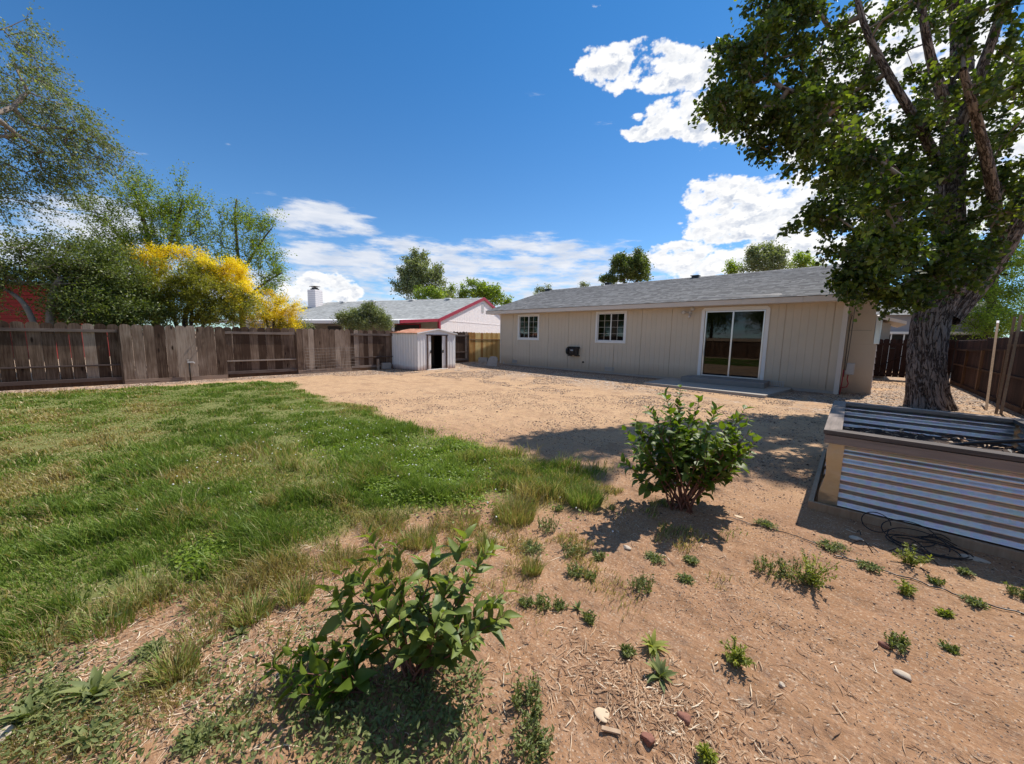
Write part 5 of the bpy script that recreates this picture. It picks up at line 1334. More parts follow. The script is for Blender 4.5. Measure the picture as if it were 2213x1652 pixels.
far('conifer_tree', 'dark bushy conifer rising above the middle of the tan house roof', 34, 1358, [(1358, 585, 34, 42, 28, 70), (1375, 568, 34, 26, 18, 22), (1340, 570, 34, 14, 12, 8), (1310, 608, 34, 18, 10, 10), (1395, 590, 34, 14, 22, 10)], 214, 'leaf_dark', bias=(0, 0, .9), spread=.5, slen=.6)
far('elm_tree', 'green tree rising above the right end of the tan house roof', 33, 1660, [(1655, 560, 33, 40, 26, 44), (1640, 545, 33, 18, 12, 8), (1672, 540, 33, 12, 14, 6), (1690, 578, 33, 24, 13, 12), (1620, 578, 33, 18, 10, 6)], 215, 'leaf_grey')
far('small_tree', 'small treetop peeking over the roof beside the elm', 36, 1582, [(1580, 583, 36, 18, 8, 10)], 216, 'leaf_green')
far('small_tree', 'pale treetop between the elm and the big tree crown', 36, 1735, [(1732, 568, 36, 16, 14, 14), (1760, 578, 36, 14, 8, 6)], 217, 'leaf_green')
far('small_tree', 'sparse treetop above the left end of the tan roof ridge', 36, 1172, [(1170, 629, 36, 16, 4, 8), (1184, 623, 36, 3, 4, 2)], 218, 'leaf_grey', slen=.35, lsize=.12)
far('small_tree', 'tiny treetop left of the dark conifer', 38, 1266, [(1262, 617, 38, 11, 2, 5)], 219, 'leaf_grey', slen=.3, lsize=.12)
# bright foliage beyond the right fence
tree('bright_tree', 'bright green sunlit tree beyond the back fence right of the trunk', gpt(2140, 735, 20), [([gpt(2140, 735, 20), W(2145, 640, 20), W(2160, 540, 20)], [.2, .15, .1]), ([W(2145, 660, 20), W(2090, 600, 20), W(2060, 560, 20)], [.1, .07, .04])],
     [(2130, 640, 20, 70, 50, 60), (2190, 600, 20, 60, 70, 50), (2080, 690, 20, 50, 28, 26), (2170, 700, 19, 60, 26, 30), (2130, 540, 20, 70, 50, 34), (2230, 680, 19, 50, 50, 20), (2200, 470, 20, 60, 60, 20)], 220, leaf='leaf_bright', lsize=.10, strands=6, lps=22, slen=.7, spread=1.1, lspread=.12)
tree('bright_tree', 'pale green treetop over the grey house left of the trunk', gpt(1985, 720, 40), [([gpt(1985, 720, 40), W(1985, 690, 40)], [.2, .1])],
     [(1985, 665, 40, 30, 26, 30), (1960, 640, 40, 26, 14, 10)], 221, leaf='leaf_green', lsize=.18, strands=5, lps=16, slen=.9, lspread=.15)
# tree behind the camera that shows in the door glass
tree('garden_tree', 'dark garden tree mirrored in the sliding door glass', (-6.5, -9.5, 0), [([(-6.5, -9.5, 0), (-6.4, -9.5, 2), (-6.2, -9.3, 4)], [.2, .17, .1])],
     [], 222) if False else None
def backtree(x, y, h, r, seed, lab):
    t = thing('garden_tree', lab, 'tree', (x, y, 0)); rg = np.random.default_rng(seed)
    MB().tube([(x, y, 0), (x+.1, y, h*.4), (x, y+.1, h*.8)], [.18, .14, .05], 8).build('trunk', 'bark_dark', t, smooth=True)
    n = 520; c = np.array([x, y, h*.68])+runit(n, rg)*(rg.uniform(.3, 1, (n, 1)))*np.array([r, r, h*.36]); k = 30
    p = np.repeat(c, k, 0)+rg.normal(size=(n*k, 3))*.22
    leaf_mesh('crown', p, rg.normal(size=p.shape), unit(rg.normal(size=p.shape)+[0, 0, .5]), .13*rg.uniform(.7, 1.2, n*k), T_RHOMB, 'leaf_dark', t, rg.uniform(0, 1, n*k))
backtree(-10.6, -10.0, 6.4, 2.7, 5, 'dark tree behind the viewer mirrored in the left door pane'); backtree(-5.6, -10.5, 6.2, 2.5, 6, 'dark tree behind the viewer mirrored in the right door pane')
backtree(-21, -10.5, 6.4, 3.2, 7, 'dark tree behind the viewer mirrored in the middle window'); backtree(-34, -10.5, 6.6, 3.6, 8, 'dark tree behind the viewer mirrored in the left window')

# ------------------------------------------------------------------ lilac bush and young lilac shoots
def stem_shrub(name, label, base, tips, dep_jit, leaf, seed, lsize=.085, gap=.045, start=.35, stem='stem_red', cat='shrub', rb=.009, bend=.25, tpl=None, fork=2, forklen=.3, shoots=True, depths=None, up=.5, tip_up=.7, leafang=.9):
    rg = np.random.default_rng(seed); base = np.array(base, float); base[2] = tz(base[0], base[1])
    t = thing(name, label, cat, tuple(base)); D = depth_of(base)
    sm = MB(); LP, LD, LN, LS, LT = [], [], [], [], []
    tpl = tpl or ovates(.33)
    def leaves(path, s0, sc):
        P = np.array(path); seg = np.linalg.norm(np.diff(P, axis=0), axis=1); L = seg.sum(); cum_ = np.concatenate([[0], np.cumsum(seg)])
        s = L*s0; k = 0; phase = rg.uniform(0, 6.28)
        while s <= L+1e-6:
            i = min(len(seg)-1, int(np.searchsorted(cum_, s)-1)); i = max(i, 0)
            p = P[i]+(P[i+1]-P[i])*((s-cum_[i])/seg[i]); d = unit(P[i+1]-P[i]); f = s/L
            a = unit(np.cross(d, [0, 0, 1.0]+rg.normal(size=3)*.05)); b = np.cross(d, a)
            an = phase+k*math.pi/2+rg.normal()*.25; sd = a*math.cos(an)+b*math.sin(an)
            size = lsize*sc*rg.uniform(.55, 1.2)*(1.0 if f < .85 else .7)
            ang_ = leafang*(1-.45*f)
            for sg in (1, -1):
                dd = unit(d*math.cos(ang_)+sd*sg*math.sin(ang_)+np.array([0, 0, -.10])+rg.normal(size=3)*.22)
                LP.append(p+sd*sg*.004); LD.append(dd); LN.append(unit(d*math.sin(ang_)-sd*sg*math.cos(ang_)+np.array([0, 0, up])+rg.normal(size=3)*.28)); LS.append(size)
                LT.append(np.clip(.30+.38*f+rg.normal()*.13, 0, 1))  # lighter towards the tips: young leaf colour plus painted-in light from above
            s += gap*sc*rg.uniform(.8, 1.25)*(1 if f < .8 else .6); k += 1
    for ti, tp_ in enumerate(tips):
        px, py = tp_[:2]; dj = tp_[2] if len(tp_) > 2 else rg.uniform(-dep_jit, dep_jit)
        tip = W(px, py, D+dj); b0 = base+np.array([rg.normal()*.035, rg.normal()*.035, -.02])
        mid = b0*.5+tip*.5+np.array([0, 0, -bend*.12])+ (b0-tip)*np.array([1, 1, 0])*bend*.35
        path = [b0*(1-s)**2+mid*2*s*(1-s)+tip*s*s+(rg.normal(size=3)*.006 if 0 < s < 1 else 0) for s in np.linspace(0, 1, 9)]
        sm.tube(path, list(np.linspace(rb, rb*.25, 9)), 5)
        leaves(path, start, 1.0)
        for q in range(fork):
            f = rg.uniform(.4, .8); i = int(f*8); p = np.array(path[i]); d = unit(np.array(path[i+1])-p)
            e = p+unit(d*.5+rg.normal(size=3)*.5+np.array([0, 0, .55]))*forklen*rg.uniform(.6, 1.1)
            pth = [p*(1-s)+e*s+np.array([0, 0, -.03])*math.sin(s*3.1) for s in np.linspace(0, 1, 5)]
            sm.tube(pth, list(np.linspace(rb*.45, rb*.2, 5)), 4); leaves(pth, .25, .9)
    sm.build('stems', stem, t, smooth=True)
    leaf_mesh('leaves', np.array(LP), np.array(LD), np.array(LN), np.array(LS), tpl, leaf, t, np.array(LT), smooth=True, widths=rg.uniform(.8, 1.15, len(LP)))
    return t
stem_shrub('lilac_bush', 'leafy green lilac bush growing in bare dirt in front of the patio', G(1472, 1113),
           [(1372, 905), (1350, 930), (1348, 1000), (1400, 915), (1438, 852), (1470, 836), (1492, 875), (1512, 862), (1548, 882), (1592, 900), (1612, 880), (1622, 905), (1634, 950), (1605, 965), (1560, 950), (1418, 950), (1395, 985), (1450, 915), (1500, 925), (1530, 940), (1470, 960), (1425, 1010), (1380, 960), (1535, 1000), (1570, 1000), (1460, 890), (1400, 880), (1620, 985), (1590, 940)],
           .38, 'leaf_lilac', 301, lsize=.112, gap=.058, start=.46, fork=4, forklen=.24, rb=.010, bend=.3, leafang=1.15, up=.8)
stem_shrub('lilac_shoots', 'young lilac shoots with big pointed leaves in the near foreground', G(895, 1484),
           [(797, 1142, .22), (856, 1168, .2), (940, 1182, .05), (1008, 1152, .12), (1062, 1180, .02), (700, 1268, .15), (734, 1240, .1), (1095, 1275, -.05), (1088, 1330, -.12), (1030, 1375, -.2), (863, 1330, -.1), (905, 1260, 0.1), (975, 1250, -.02), (840, 1240, .15), (770, 1220, .1), (960, 1320, -.15), (900, 1350, -.1), (1020, 1230, .1), (830, 1300, 0.0)],
           .1, 'leaf_sprout', 302, lsize=.108, gap=.052, start=.40, fork=1, forklen=.13, rb=.006, bend=.35, tpl=ovates(.25, 8, 4), up=.3, leafang=.95)
stem_shrub('lilac_sucker', 'low dark leafy sucker spreading left of the young lilac shoots', G(800, 1500),
           [(575, 1440, .0), (610, 1400, .02), (660, 1395, .03), (640, 1450, -.1), (705, 1385, .05), (744, 1405, .0), (790, 1378, .05), (700, 1450, -.1), (650, 1500, -.16), (600, 1475, -.12), (760, 1460, -.08)],
           .1, 'leaf_lilac', 303, lsize=.098, gap=.055, start=.5, fork=1, forklen=.1, rb=.005, bend=.0, tpl=ovates(.27, 8, 5), up=.4)

# ------------------------------------------------------------------ grass
def in_frame_pts(n, r0, r1, power, rg, left=60):
    a = rg.uniform(rad(-60), rad(left), n); u = rg.uniform(0, 1, n)
    e = 2-power; r = (r0**e+u*(r1**e-r0**e))**(1/e)
    return -np.sin(a+yw)*r, np.cos(a+yw)*r, r
def blades(x, y, h, wd, lean, rg, tone, dry, name, label, parent=None, z=None, dirs=None, curl=.5):
    n = len(x); z = terrain(x, y) if z is None else z; az_ = rg.uniform(0, 2*math.pi, n) if dirs is None else dirs
    d = np.stack([np.cos(az_), np.sin(az_), np.zeros(n)], 1); fa = rg.uniform(0, math.pi, n); s = np.stack([np.cos(fa), np.sin(fa), np.zeros(n)], 1)
    b = np.stack([x, y, z-.004], 1); up = np.array([0, 0, 1.0])
    p1 = b+up*(h*.55)[:, None]+d*(lean*.35)[:, None]; p2 = b+up*(h*(1-curl*lean/np.maximum(h, .01)*.3).clip(.35, 1))[:, None]+d*lean[:, None]
    V = np.stack([b-s*wd[:, None]/2, b+s*wd[:, None]/2, p1+s*wd[:, None]*.4, p1-s*wd[:, None]*.4, p2], 1).reshape(-1, 3)
    k = np.arange(n)*5
    Fq = np.stack([k, k+1, k+2, k+3], 1); Ft = np.stack([k+3, k+2, k+4], 1)
    o = np_mesh(name, V, Fq, 'grass_blade', parent, F2=Ft, tone=np.concatenate([tone, tone]), extra={'dry': np.concatenate([dry, dry])})
    if parent is None: tag(o, label, 'grass', kind='stuff')
    return o
rg = np.random.default_rng(55)
x, y, r = in_frame_pts(1080000, .8, 17.5, 1.5, rg, 92)
s = lawn_mask(x, y)
dens = np.clip(sstep(s, -.10, .25)*1.0, 0, 1)*np.clip(.55+1.2*fbm(x, y, .5, 3, 71), .5, 1)
bare = sstep(fbm(x, y, .8, 3, 83), .60, .68)
dens *= 1-.75*bare
fringe = sstep(s, -1.6, -.1)*(1-sstep(s, -.1, .1))*sstep(fbm(x, y, .30, 3, 91), .45, .56)*(x > -9)*(1-sstep(s, -.1, .0)*.0)
fl = (x+y*0 > -8.5)
dens = np.maximum(dens, fringe*.75*np.where(y < 3.6, 1, 0))
keep = rg.uniform(0, 1, len(x)) < dens
keep &= (x > -15.75)
x, y, r, s = x[keep], y[keep], r[keep], s[keep]
n = len(x)
clump = fbm(x, y, .35, 3, 15); big = fbm(x, y, 1.6, 3, 25); dryn = fbm(x, y, 1.3, 4, 35)
def spot(px, py, rx, ry): # gaussian spot in ground space around an unprojected point
    c = G(px, py); return np.exp(-((x-c[0])**2/rx**2+(y-c[1])**2/ry**2))
dryp = sstep(dryn, .52, .68)*.75 + spot(600, 882, .8, .4)*.5 + spot(60, 1055, .5, .3)*1.6 + spot(190, 930, 1.6, .7)*.45 + spot(310, 882, 1.3, .35)*1.5 + spot(590, 1092, .12, .08)*1.5 + spot(30, 960, .5, .4)*.8 + spot(760, 1110, .3, .1)*1.2
dryp = dryp+sstep(s, .35, -.05)*.45*(y < 3)+sstep(-s, .0, .3)*.8+sstep(fbm(x, y, .45, 3, 99), .60, .70)*.6 - spot(860, 960, 2.2, .8)*.9 - spot(900, 1030, .9, .4) - spot(520, 850, 2.5, .4)*.8
dry = (rg.uniform(0, 1, n) < np.clip(.07+dryp*.72, .03, .93)).astype(float)*rg.uniform(.6, 1, n)
h = (.034+.100*sstep(clump, .38, .66)*sstep(s, -.4, .3))*rg.uniform(.55, 1.25, n)
near = 1-sstep(r, 4.5, 8.5)
h = h*(.55+.75*near)
h = np.where(s < 0, h*1.25, h)
# edge tufts: a taller rim along the border with the dirt
h = h*(1+.6*np.exp(-(s/.18)**2)*(fbm(x, y, .3, 2, 44) > .5)) + .06*spot(575, 835, .9, .25)*rg.uniform(.5, 1, n) + .10*(spot(1265, 1060, .22, .16)+spot(1190, 1030, .18, .14)+spot(1110, 1100, .2, .16)*.6+spot(1100, 1010, .2, .15)*.8)*rg.uniform(.4, 1.1, n)
wd = np.clip(.0017*r, .0032, .03)*rg.uniform(.7, 1.3, n)*np.where(r > 6, .9, 1)
lean = h*rg.uniform(.1, .9, n)
blue = sstep(fbm(x, y, 1.1, 2, 66), .52, .62)
tone = np.clip(.30+.45*(big-.4)+rg.normal(size=n)*.16+blue*.16*(rg.uniform(0, 1, n) < .7)+.18*spot(900, 1000, 1.4, .6), 0, 1)
tone = np.where(dry > 0, rg.uniform(.1, 1, n), tone)
dirs = rg.normal(size=n)*1.1+rad(-30)
blades(x, y, h, wd, lean, rg, tone, dry, 'lawn_grass', 'patchy green lawn grass with dry spots', dirs=dirs)
LAWNPTS = (x, y, s, r)

def tuft(px, py, label, nb, hh, rr_, dryf, seed, group=None):
    rg = np.random.default_rng(seed); c = G(px, py); t = thing('grass_tuft', label, 'grass tuft', (c[0], c[1], tz(c[0], c[1])), group)
    a = rg.uniform(0, 6.28, nb); q = rr_*np.sqrt(rg.uniform(0, 1, nb))
    xx, yy = c[0]+np.cos(a)*q, c[1]+np.sin(a)*q
    hb = hh*rg.uniform(.5, 1.1, nb); dr = (rg.uniform(0, 1, nb) < dryf)*rg.uniform(.5, 1, nb)
    blades(xx, yy, hb, np.full(nb, .0045)*rg.uniform(.7, 1.4, nb), hb*rg.uniform(.1, .8, nb), rg, np.clip(rg.normal(.5, .2, nb), 0, 1), dr, 'blades', None, parent=t, dirs=a+rg.normal(size=nb)*.5)
tuft(1262, 1088, 'tall green grass tuft at the tip of the lawn beside the lilac bush', 900, .20, .16, .15, 1)
tuft(1180, 1062, 'tall bluish grass tuft left of the one at the lawn tip', 700, .16, .16, .25, 2)
tuft(1112, 1118, 'straw coloured grass tuft at the lower edge of the lawn', 750, .17, .17, .65, 3)
tuft(1100, 1040, 'green grass tuft on the bare patch at the right end of the lawn', 500, .14, .13, .1, 4)
tuft(1050, 1190, 'small orange based grass tuft behind the lilac shoots', 320, .13, .07, .5, 5)
tuft(1150, 1236, 'small dry grass tuft right of the lilac shoots', 260, .12, .06, .6, 6)
tuft(378, 1450, 'orange dry grass tuft with a few green blades at lower left', 520, .11, .09, .7, 7)
tuft(395, 1545-60, 'flattened dry grass clump below the orange tuft', 260, .06, .10, .9, 8)
tuft(545, 1330, 'wispy brown grass tuft left of the lilac shoots', 420, .13, .10, .55, 9)
tuft(230, 1350, 'thin grass tuft at the ragged lower edge of the lawn', 380, .12, .12, .4, 10)
tuft(640, 1290, 'dry grass tuft just behind the left lilac shoot', 420, .12, .10, .6, 11)
tuft(905, 1170, 'yellowish grass tuft behind the lilac shoots', 520, .12, .14, .7, 12)

for k, (px, py, nb, hh, rr_, lab) in enumerate([(300, 1292, 420, .11, .16, 'straw coloured grass tuft at the lower left edge of the lawn'), (480, 1296, 420, .09, .15, 'dry brown grass tuft at the lawn edge above the orange one'), (440, 1368, 300, .07, .12, 'low flattened straw tuft on bare dirt above the orange tuft'),
        (735, 1222, 420, .10, .14, 'dry yellow grass tuft behind the left lilac shoots'), (610, 1238, 380, .10, .14, 'ragged straw tuft where the lawn gives way to bare dirt'), (830, 1146, 460, .11, .17, 'wide dry grass tuft at the lawn edge behind the shoots'),
        (1000, 1128, 420, .11, .15, 'dry golden grass tuft between the lawn and the right lilac shoots'), (330, 1480, 240, .06, .10, 'small withered grass tuft left of the orange one'), (95, 1385, 340, .10, .14, 'withered grass tuft at the far left under the lawn')]):
    tuft(px, py, lab, nb, hh, rr_, .82, 30+k)
# clover, flowers
rg = np.random.default_rng(77)
def scatter_px(boxes, per, rg):
    X_, Y_ = [], []
    for (px, py, rx, ry, k) in boxes:
        c = G(px, py); n = int(per*k); X_.append(c[0]+rg.normal(size=n)*rx); Y_.append(c[1]+rg.normal(size=n)*ry)
    return np.concatenate(X_), np.concatenate(Y_)
x, y = scatter_px([(900, 1035, .45, .20, 1.2), (820, 1045, .3, .12, .6), (960, 1060, .25, .10, .7), (1000, 970, .25, .08, .6), (880, 975, 1.0, .5, 1.2), (450, 1210, .12, .08, .25), (760, 960, .8, .3, .6)], 4200, rg)
n = len(x); p = np.stack([x, y, terrain(x, y)+rg.uniform(.02, .075, n)*(1-.4*sstep(np.hypot(x, y), 4, 8))], 1)
d = rg.normal(size=(n, 3)); d[:, 2] *= .2
o = leaf_mesh('clover_leaves', p, d, unit(rg.normal(size=(n, 3))*.35+[0, 0, 1]), rg.uniform(.014, .026, n), T_WIDE, 'leaf_bright', None, np.clip(rg.normal(.35, .2, n), 0, 1)); tag(o, 'bright green clover patches growing in the lawn', 'clover', kind='stuff')
x, y = scatter_px([(880, 985, 1.2, .35, 1), (760, 960, 1.0, .4, .7), (680, 920, 1.6, .5, .5), (540, 990, .6, .25, .25), (900, 1030, .4, .2, .4), (360, 1050, .5, .4, .2)], 70, rg)
n = len(x); c = np.stack([x, y, terrain(x, y)+rg.uniform(.05, .09, n)], 1)
oct_ = np.array([(1, 0, 0), (0, 1, 0), (-1, 0, 0), (0, -1, 0), (0, 0, 1), (0, 0, -1)]); of_ = np.array([(0, 1, 4), (1, 2, 4), (2, 3, 4), (3, 0, 4), (1, 0, 5), (2, 1, 5), (3, 2, 5), (0, 3, 5)])
V = (c[:, None]+oct_[None]*rg.uniform(.007, .012, (n, 1, 1))).reshape(-1, 3); F = (np.arange(n)[:, None, None]*6+of_[None]).reshape(-1, 3)
tag(np_mesh('clover_flowers', V, F, 'white_paint'), 'tiny white clover flowers dotted over the lawn', 'flowers', kind='stuff')

# ------------------------------------------------------------------ weeds
def weed(px, py, kind, r, label, seed, group=None, name='weed_plant'):
    rg = np.random.default_rng(seed); c = G(px, py); z = tz(c[0], c[1]); c = np.array([c[0], c[1], z]); D = depth_of(c); R_ = r*D/800
    t = thing(name, label, name.split('_')[0] if name == 'seedling' else 'weed', tuple(c), group)
    LP, LD, LN, LS, LT = [], [], [], [], []; st = MB()
    if kind == 'clump':      # many short leafy stems
        ns = int(16+r*.7); ls = .020; tpl = ovate(.20, .05, .1, 3); mat = 'leaf_weed'
        for i in range(ns):
            a = rg.uniform(0, 6.28); q = R_*math.sqrt(rg.uniform(0, 1))*.75; b = c+[math.cos(a)*q, math.sin(a)*q, -.003]
            hgt = R_*rg.uniform(.5, 1.1); tip = b+np.array([math.cos(a)*q*.35+rg.normal()*.01, math.sin(a)*q*.35+rg.normal()*.01, hgt])
            st.tube([b, (b+tip)/2, tip], [.0016, .0013, .0008], 3)
            for k in range(12):
                f = rg.uniform(.15, 1); p = b+(tip-b)*f; LP.append(p); d = rg.normal(size=3)*.7+[0, 0, .7]; LD.append(d); LN.append(rg.normal(size=3)*.5+[0, 0, .8]); LS.append(ls*rg.uniform(.6, 1.3)); LT.append(np.clip(rg.normal(.45, .2), 0, 1))
    elif kind == 'flat':     # low spreading rosette
        mat = 'leaf_weed'; tpl = ovate(.22, .06, .15, 3)
        for i in range(int(26+r)):
            a = rg.uniform(0, 6.28); L = R_*rg.uniform(.4, 1.1); e = c+[math.cos(a)*L, math.sin(a)*L, rg.uniform(.005, .03)]
            st.tube([c+[0, 0, .005], (c+e)/2+[0, 0, .015], e], [.0018, .0014, .0008], 3)
            for k in range(9):
                f = rg.uniform(.2, 1); p = c+(e-c)*f+[0, 0, .012*math.sin(f*3)]; LP.append(p); LD.append(rg.normal(size=3)*.6+[math.cos(a)*.6, math.sin(a)*.6, .25]); LN.append(rg.normal(size=3)*.4+[0, 0, 1]); LS.append(.020*rg.uniform(.6, 1.2)); LT.append(np.clip(rg.normal(.5, .2), 0, 1))
    elif kind == 'broad':    # rosette of long leaves
        mat = 'leaf_weed_light' if seed == 413 else 'leaf_weed'; tpl = ovate(.16, .06, .35, 5)
        for i in range(int(10+r*.35)):
            a = rg.uniform(0, 6.28); el_ = rg.uniform(.3, 1.3); LP.append(c+[rg.normal()*.004, rg.normal()*.004, 0]); LD.append(np.array([math.cos(a)*math.cos(el_), math.sin(a)*math.cos(el_), math.sin(el_)]))
            LN.append(np.array([-math.cos(a)*math.sin(el_), -math.sin(a)*math.sin(el_), math.cos(el_)])); LS.append(R_*rg.uniform(.8, 1.5)); LT.append(np.clip(rg.normal(.5, .2), 0, 1))
    else:                    # feathery or lobed, taller
        mat = 'leaf_weed_light'; tpl = ovate(.22, .08, .2, 3)
        for i in range(int(9+r*.35)):
            a = rg.uniform(0, 6.28); L = R_*rg.uniform(.6, 1.2); el_ = rg.uniform(.5, 1.4); e = c+np.array([math.cos(a)*math.cos(el_), math.sin(a)*math.cos(el_), math.sin(el_)])*L
            st.tube([c, (c+e)/2+[0, 0, .01], e], [.002, .0016, .0009], 3)
            for k in range(20):
                f = rg.uniform(.15, 1); p = c+(e-c)*f; LP.append(p); LD.append(rg.normal(size=3)*.9+unit(e-c)*.7); LN.append(rg.normal(size=3)*.5+[0, 0, .8]); LS.append(.022*rg.uniform(.6, 1.4)*(1.3-f*.5)); LT.append(np.clip(rg.normal(.5, .2), 0, 1))
    if st.v: st.build('stems', 'stem_green', t)
    leaf_mesh('leaves', np.array(LP), np.array(LD), np.array(LN), np.array(LS), tpl, mat, t, np.array(LT), smooth=True)
WEEDS = [(1238, 1196, 'clump', 30, 'larger grey green weed clump, upper of two that touch, right of the lilac shoots'), (1243, 1242, 'clump', 20, 'grey green weed clump just below the larger one right of the lilac shoots'),
    (1182, 1144, 'clump', 26, 'green weed clump at the foot of the straw coloured tuft'), (1150, 1184, 'flat', 30, 'sprawling weed with ragged leaves below the lawn edge'),
    (1386, 1272, 'clump', 28, 'round weed clump with one raised sprig in the middle of the bare dirt'), (1415, 1208, 'flat', 24, 'flat weed near the shadow of the lilac bush'), (1492, 1213, 'flat', 18, 'small flat weed with a pale leaf at its left side'),
    (1480, 1256, 'flat', 18, 'small light green weed right of the round clump'), (1173, 1309, 'clump', 20, 'weed clump with an upright sprig beside the right lilac leaves'), (1210, 1312, 'clump', 15, 'weed clump joined to the sprig on its left'),
    (1144, 1532, 'clump', 44, 'large dark grey green weed clump near the bottom middle'), (1148, 1625, 'clump', 50, 'large weed clump cut by the bottom edge of the photo'),
    (1427, 1466, 'broad', 30, 'dark broad leaved weed in the wood litter'), (1408, 1404, 'broad', 27, 'light green weed with narrow arching leaves above the broad leaved one'), (1354, 1412, 'clump', 16, 'small upright weed left of the narrow leaved one'),
    (1588, 1437, 'feather', 42, 'pale yellow green lobed weed right of the broad leaved one'), (1662, 1246, 'clump', 32, 'grey green crinkled weed at the left of a joined group'), (1712, 1258, 'clump', 32, 'grey weed clump in the middle of the joined group'),
    (1752, 1268, 'feather', 66, 'tall bright green cut leaved weed with a dark shadow'), (1969, 1225, 'feather', 40, 'light green feathery weed below the coil of black tubing'), (1878, 1234, 'flat', 24, 'dark low weed beside the drip line'),
    (1953, 1284, 'feather', 26, 'upright weed just under the drip line'), (1796, 1192, 'flat', 34, 'thin weed creeping along the drip line'), (1936, 1400, 'clump', 22, 'dark weed clump beside the reddish stone'), (2041, 1336, 'feather', 16, 'small leaning green weed in the right dirt'),
    (2085, 1243, 'flat', 14, 'little weed in the shade below the planter'), (2106, 1306, 'flat', 22, 'yellowish weed lying against the drip line'), (1652, 1143, 'flat', 22, 'small weed at the start of the drip line'), (1524, 1640, 'feather', 28, 'light green weed at the very bottom edge'),
    (205, 1500, 'broad', 46, 'tall dark broad leaved weed at lower left'), (110, 1500, 'flat', 44, 'spreading leafy weed left of the tall dark one'), (60, 1560, 'broad', 40, 'broad leaved weed near the lower left corner'), (330, 1410, 'flat', 34, 'flat weed above the orange grass tuft'),
    (190, 1600, 'broad', 36, 'leafy weed at the bottom left edge below the tall one'), (430, 1595, 'flat', 44, 'flat pale weed mat at the bottom left'), (520, 1370, 'broad', 18, 'small broad leaved weed left of the dark lilac sucker'), (2200, 1290, 'clump', 22, 'weed at the right edge of the photo')]
for i, wv_ in enumerate(WEEDS): weed(*wv_, seed=400+i)
SEEDS = ['tiny seedling just left of the sprig by the right lilac leaves', 'tiny broad seedling below the joined weed clumps', 'small seedling right of the large grey green clump', 'small seedling right of the lower touching clump', 'small upright seedling standing alone below the tiny broad one', 'small seedling half under the right lilac leaves', 'small seedling near the right edge below the drip line', 'small seedling under the middle of the drip line', 'small seedling at the tip of the lawn below the tufts']
for i, (px, py, r) in enumerate([(1137, 1306, 14), (1249, 1318, 13), (1295, 1204, 14), (1276, 1251, 14), (1273, 1343, 14), (1091, 1350, 15), (2056, 1406, 12), (2019, 1262, 12), (1205, 1103, 13)]):
    weed(px, py, 'clump' if i != 1 else 'broad', r, SEEDS[i], 480+i, 'grey green seedlings in the dirt', 'seedling')
# ground weeds and leaf mass at the lower left and under the lilac shoots
rg = np.random.default_rng(88)
x, y = scatter_px([(850, 1590, .24, .12, 2.2), (700, 1560, .18, .08, 1.2), (960, 1560, .14, .07, .9), (1000, 1480, .08, .05, .4), (60, 1480, .25, .10, 1.0), (120, 1570, .2, .08, 1.0), (250, 1610, .2, .05, .6), (480, 1480, .2, .1, .5), (500, 1590, .2, .06, .7), (150, 1400, .3, .12, .6), (640, 1420, .2, .1, .3), (430, 1330, .35, .12, .5), (700, 1330, .25, .1, .3)], 620, rg)
n = len(x); p = np.stack([x, y, terrain(x, y)+rg.uniform(.0, .05, n)], 1); d = rg.normal(size=(n, 3)); d[:, 2] = np.abs(d[:, 2])*.8
o = leaf_mesh('weed_cover', p, d, unit(rg.normal(size=(n, 3))*.6+[0, 0, 1]), rg.uniform(.015, .038, n), ovate(.20, .06, .2, 3), 'leaf_weed', None, np.clip(rg.normal(.4, .22, n), 0, 1), smooth=True)
tag(o, 'low weeds covering the ground under the lilac shoots and at lower left', 'weeds', kind='stuff')

# ------------------------------------------------------------------ litter, pebbles, clods
def strips(n, boxes, lmin, lmax, w0, w1, name, label, seed, tonem=.50):
    rg = np.random.default_rng(seed); x, y = scatter_px(boxes, n, rg); n = len(x); z = terrain(x, y)
    L = lmin+(lmax-lmin)*rg.uniform(0, 1, n)**2.2; a = rg.uniform(0, 2*math.pi, n); c = rg.normal(size=n)*.9; wd = rg.uniform(w0, w1, n); V = []
    m = 4
    pts = []
    for k in range(m+1):
        s = k/m-.5; an = a+c*s; pts.append((x+np.cos(a+c*s*.5)*L*s, y+np.sin(a+c*s*.5)*L*s, an))
    V = np.zeros((n, (m+1)*3, 3))
    for k, (px_, py_, an) in enumerate(pts):
        taper = (1-abs(k/m-.5)*1.2); wx, wy = -np.sin(an)*wd*taper, np.cos(an)*wd*taper; zz = np.maximum(terrain(px_, py_), z-.01)+.0035+rg.uniform(0, .006, n)
        V[:, k*3] = np.stack([px_-wx, py_-wy, zz], 1); V[:, k*3+1] = np.stack([px_, py_, zz+wd*.6], 1); V[:, k*3+2] = np.stack([px_+wx, py_+wy, zz], 1)
    q = []
    for k in range(m): b = k*3; q += [(b, b+1, b+4, b+3), (b+1, b+2, b+5, b+4)]
    F = (np.arange(n)[:, None, None]*(m+1)*3+np.array(q)[None]).reshape(-1, 4)
    tn = np.clip(rg.normal(tonem, .28, n), 0, 1)
    return tag(np_mesh(name, V.reshape(-1, 3), F, 'litter', None, tone=np.repeat(tn, len(q))), label, 'litter', kind='stuff')
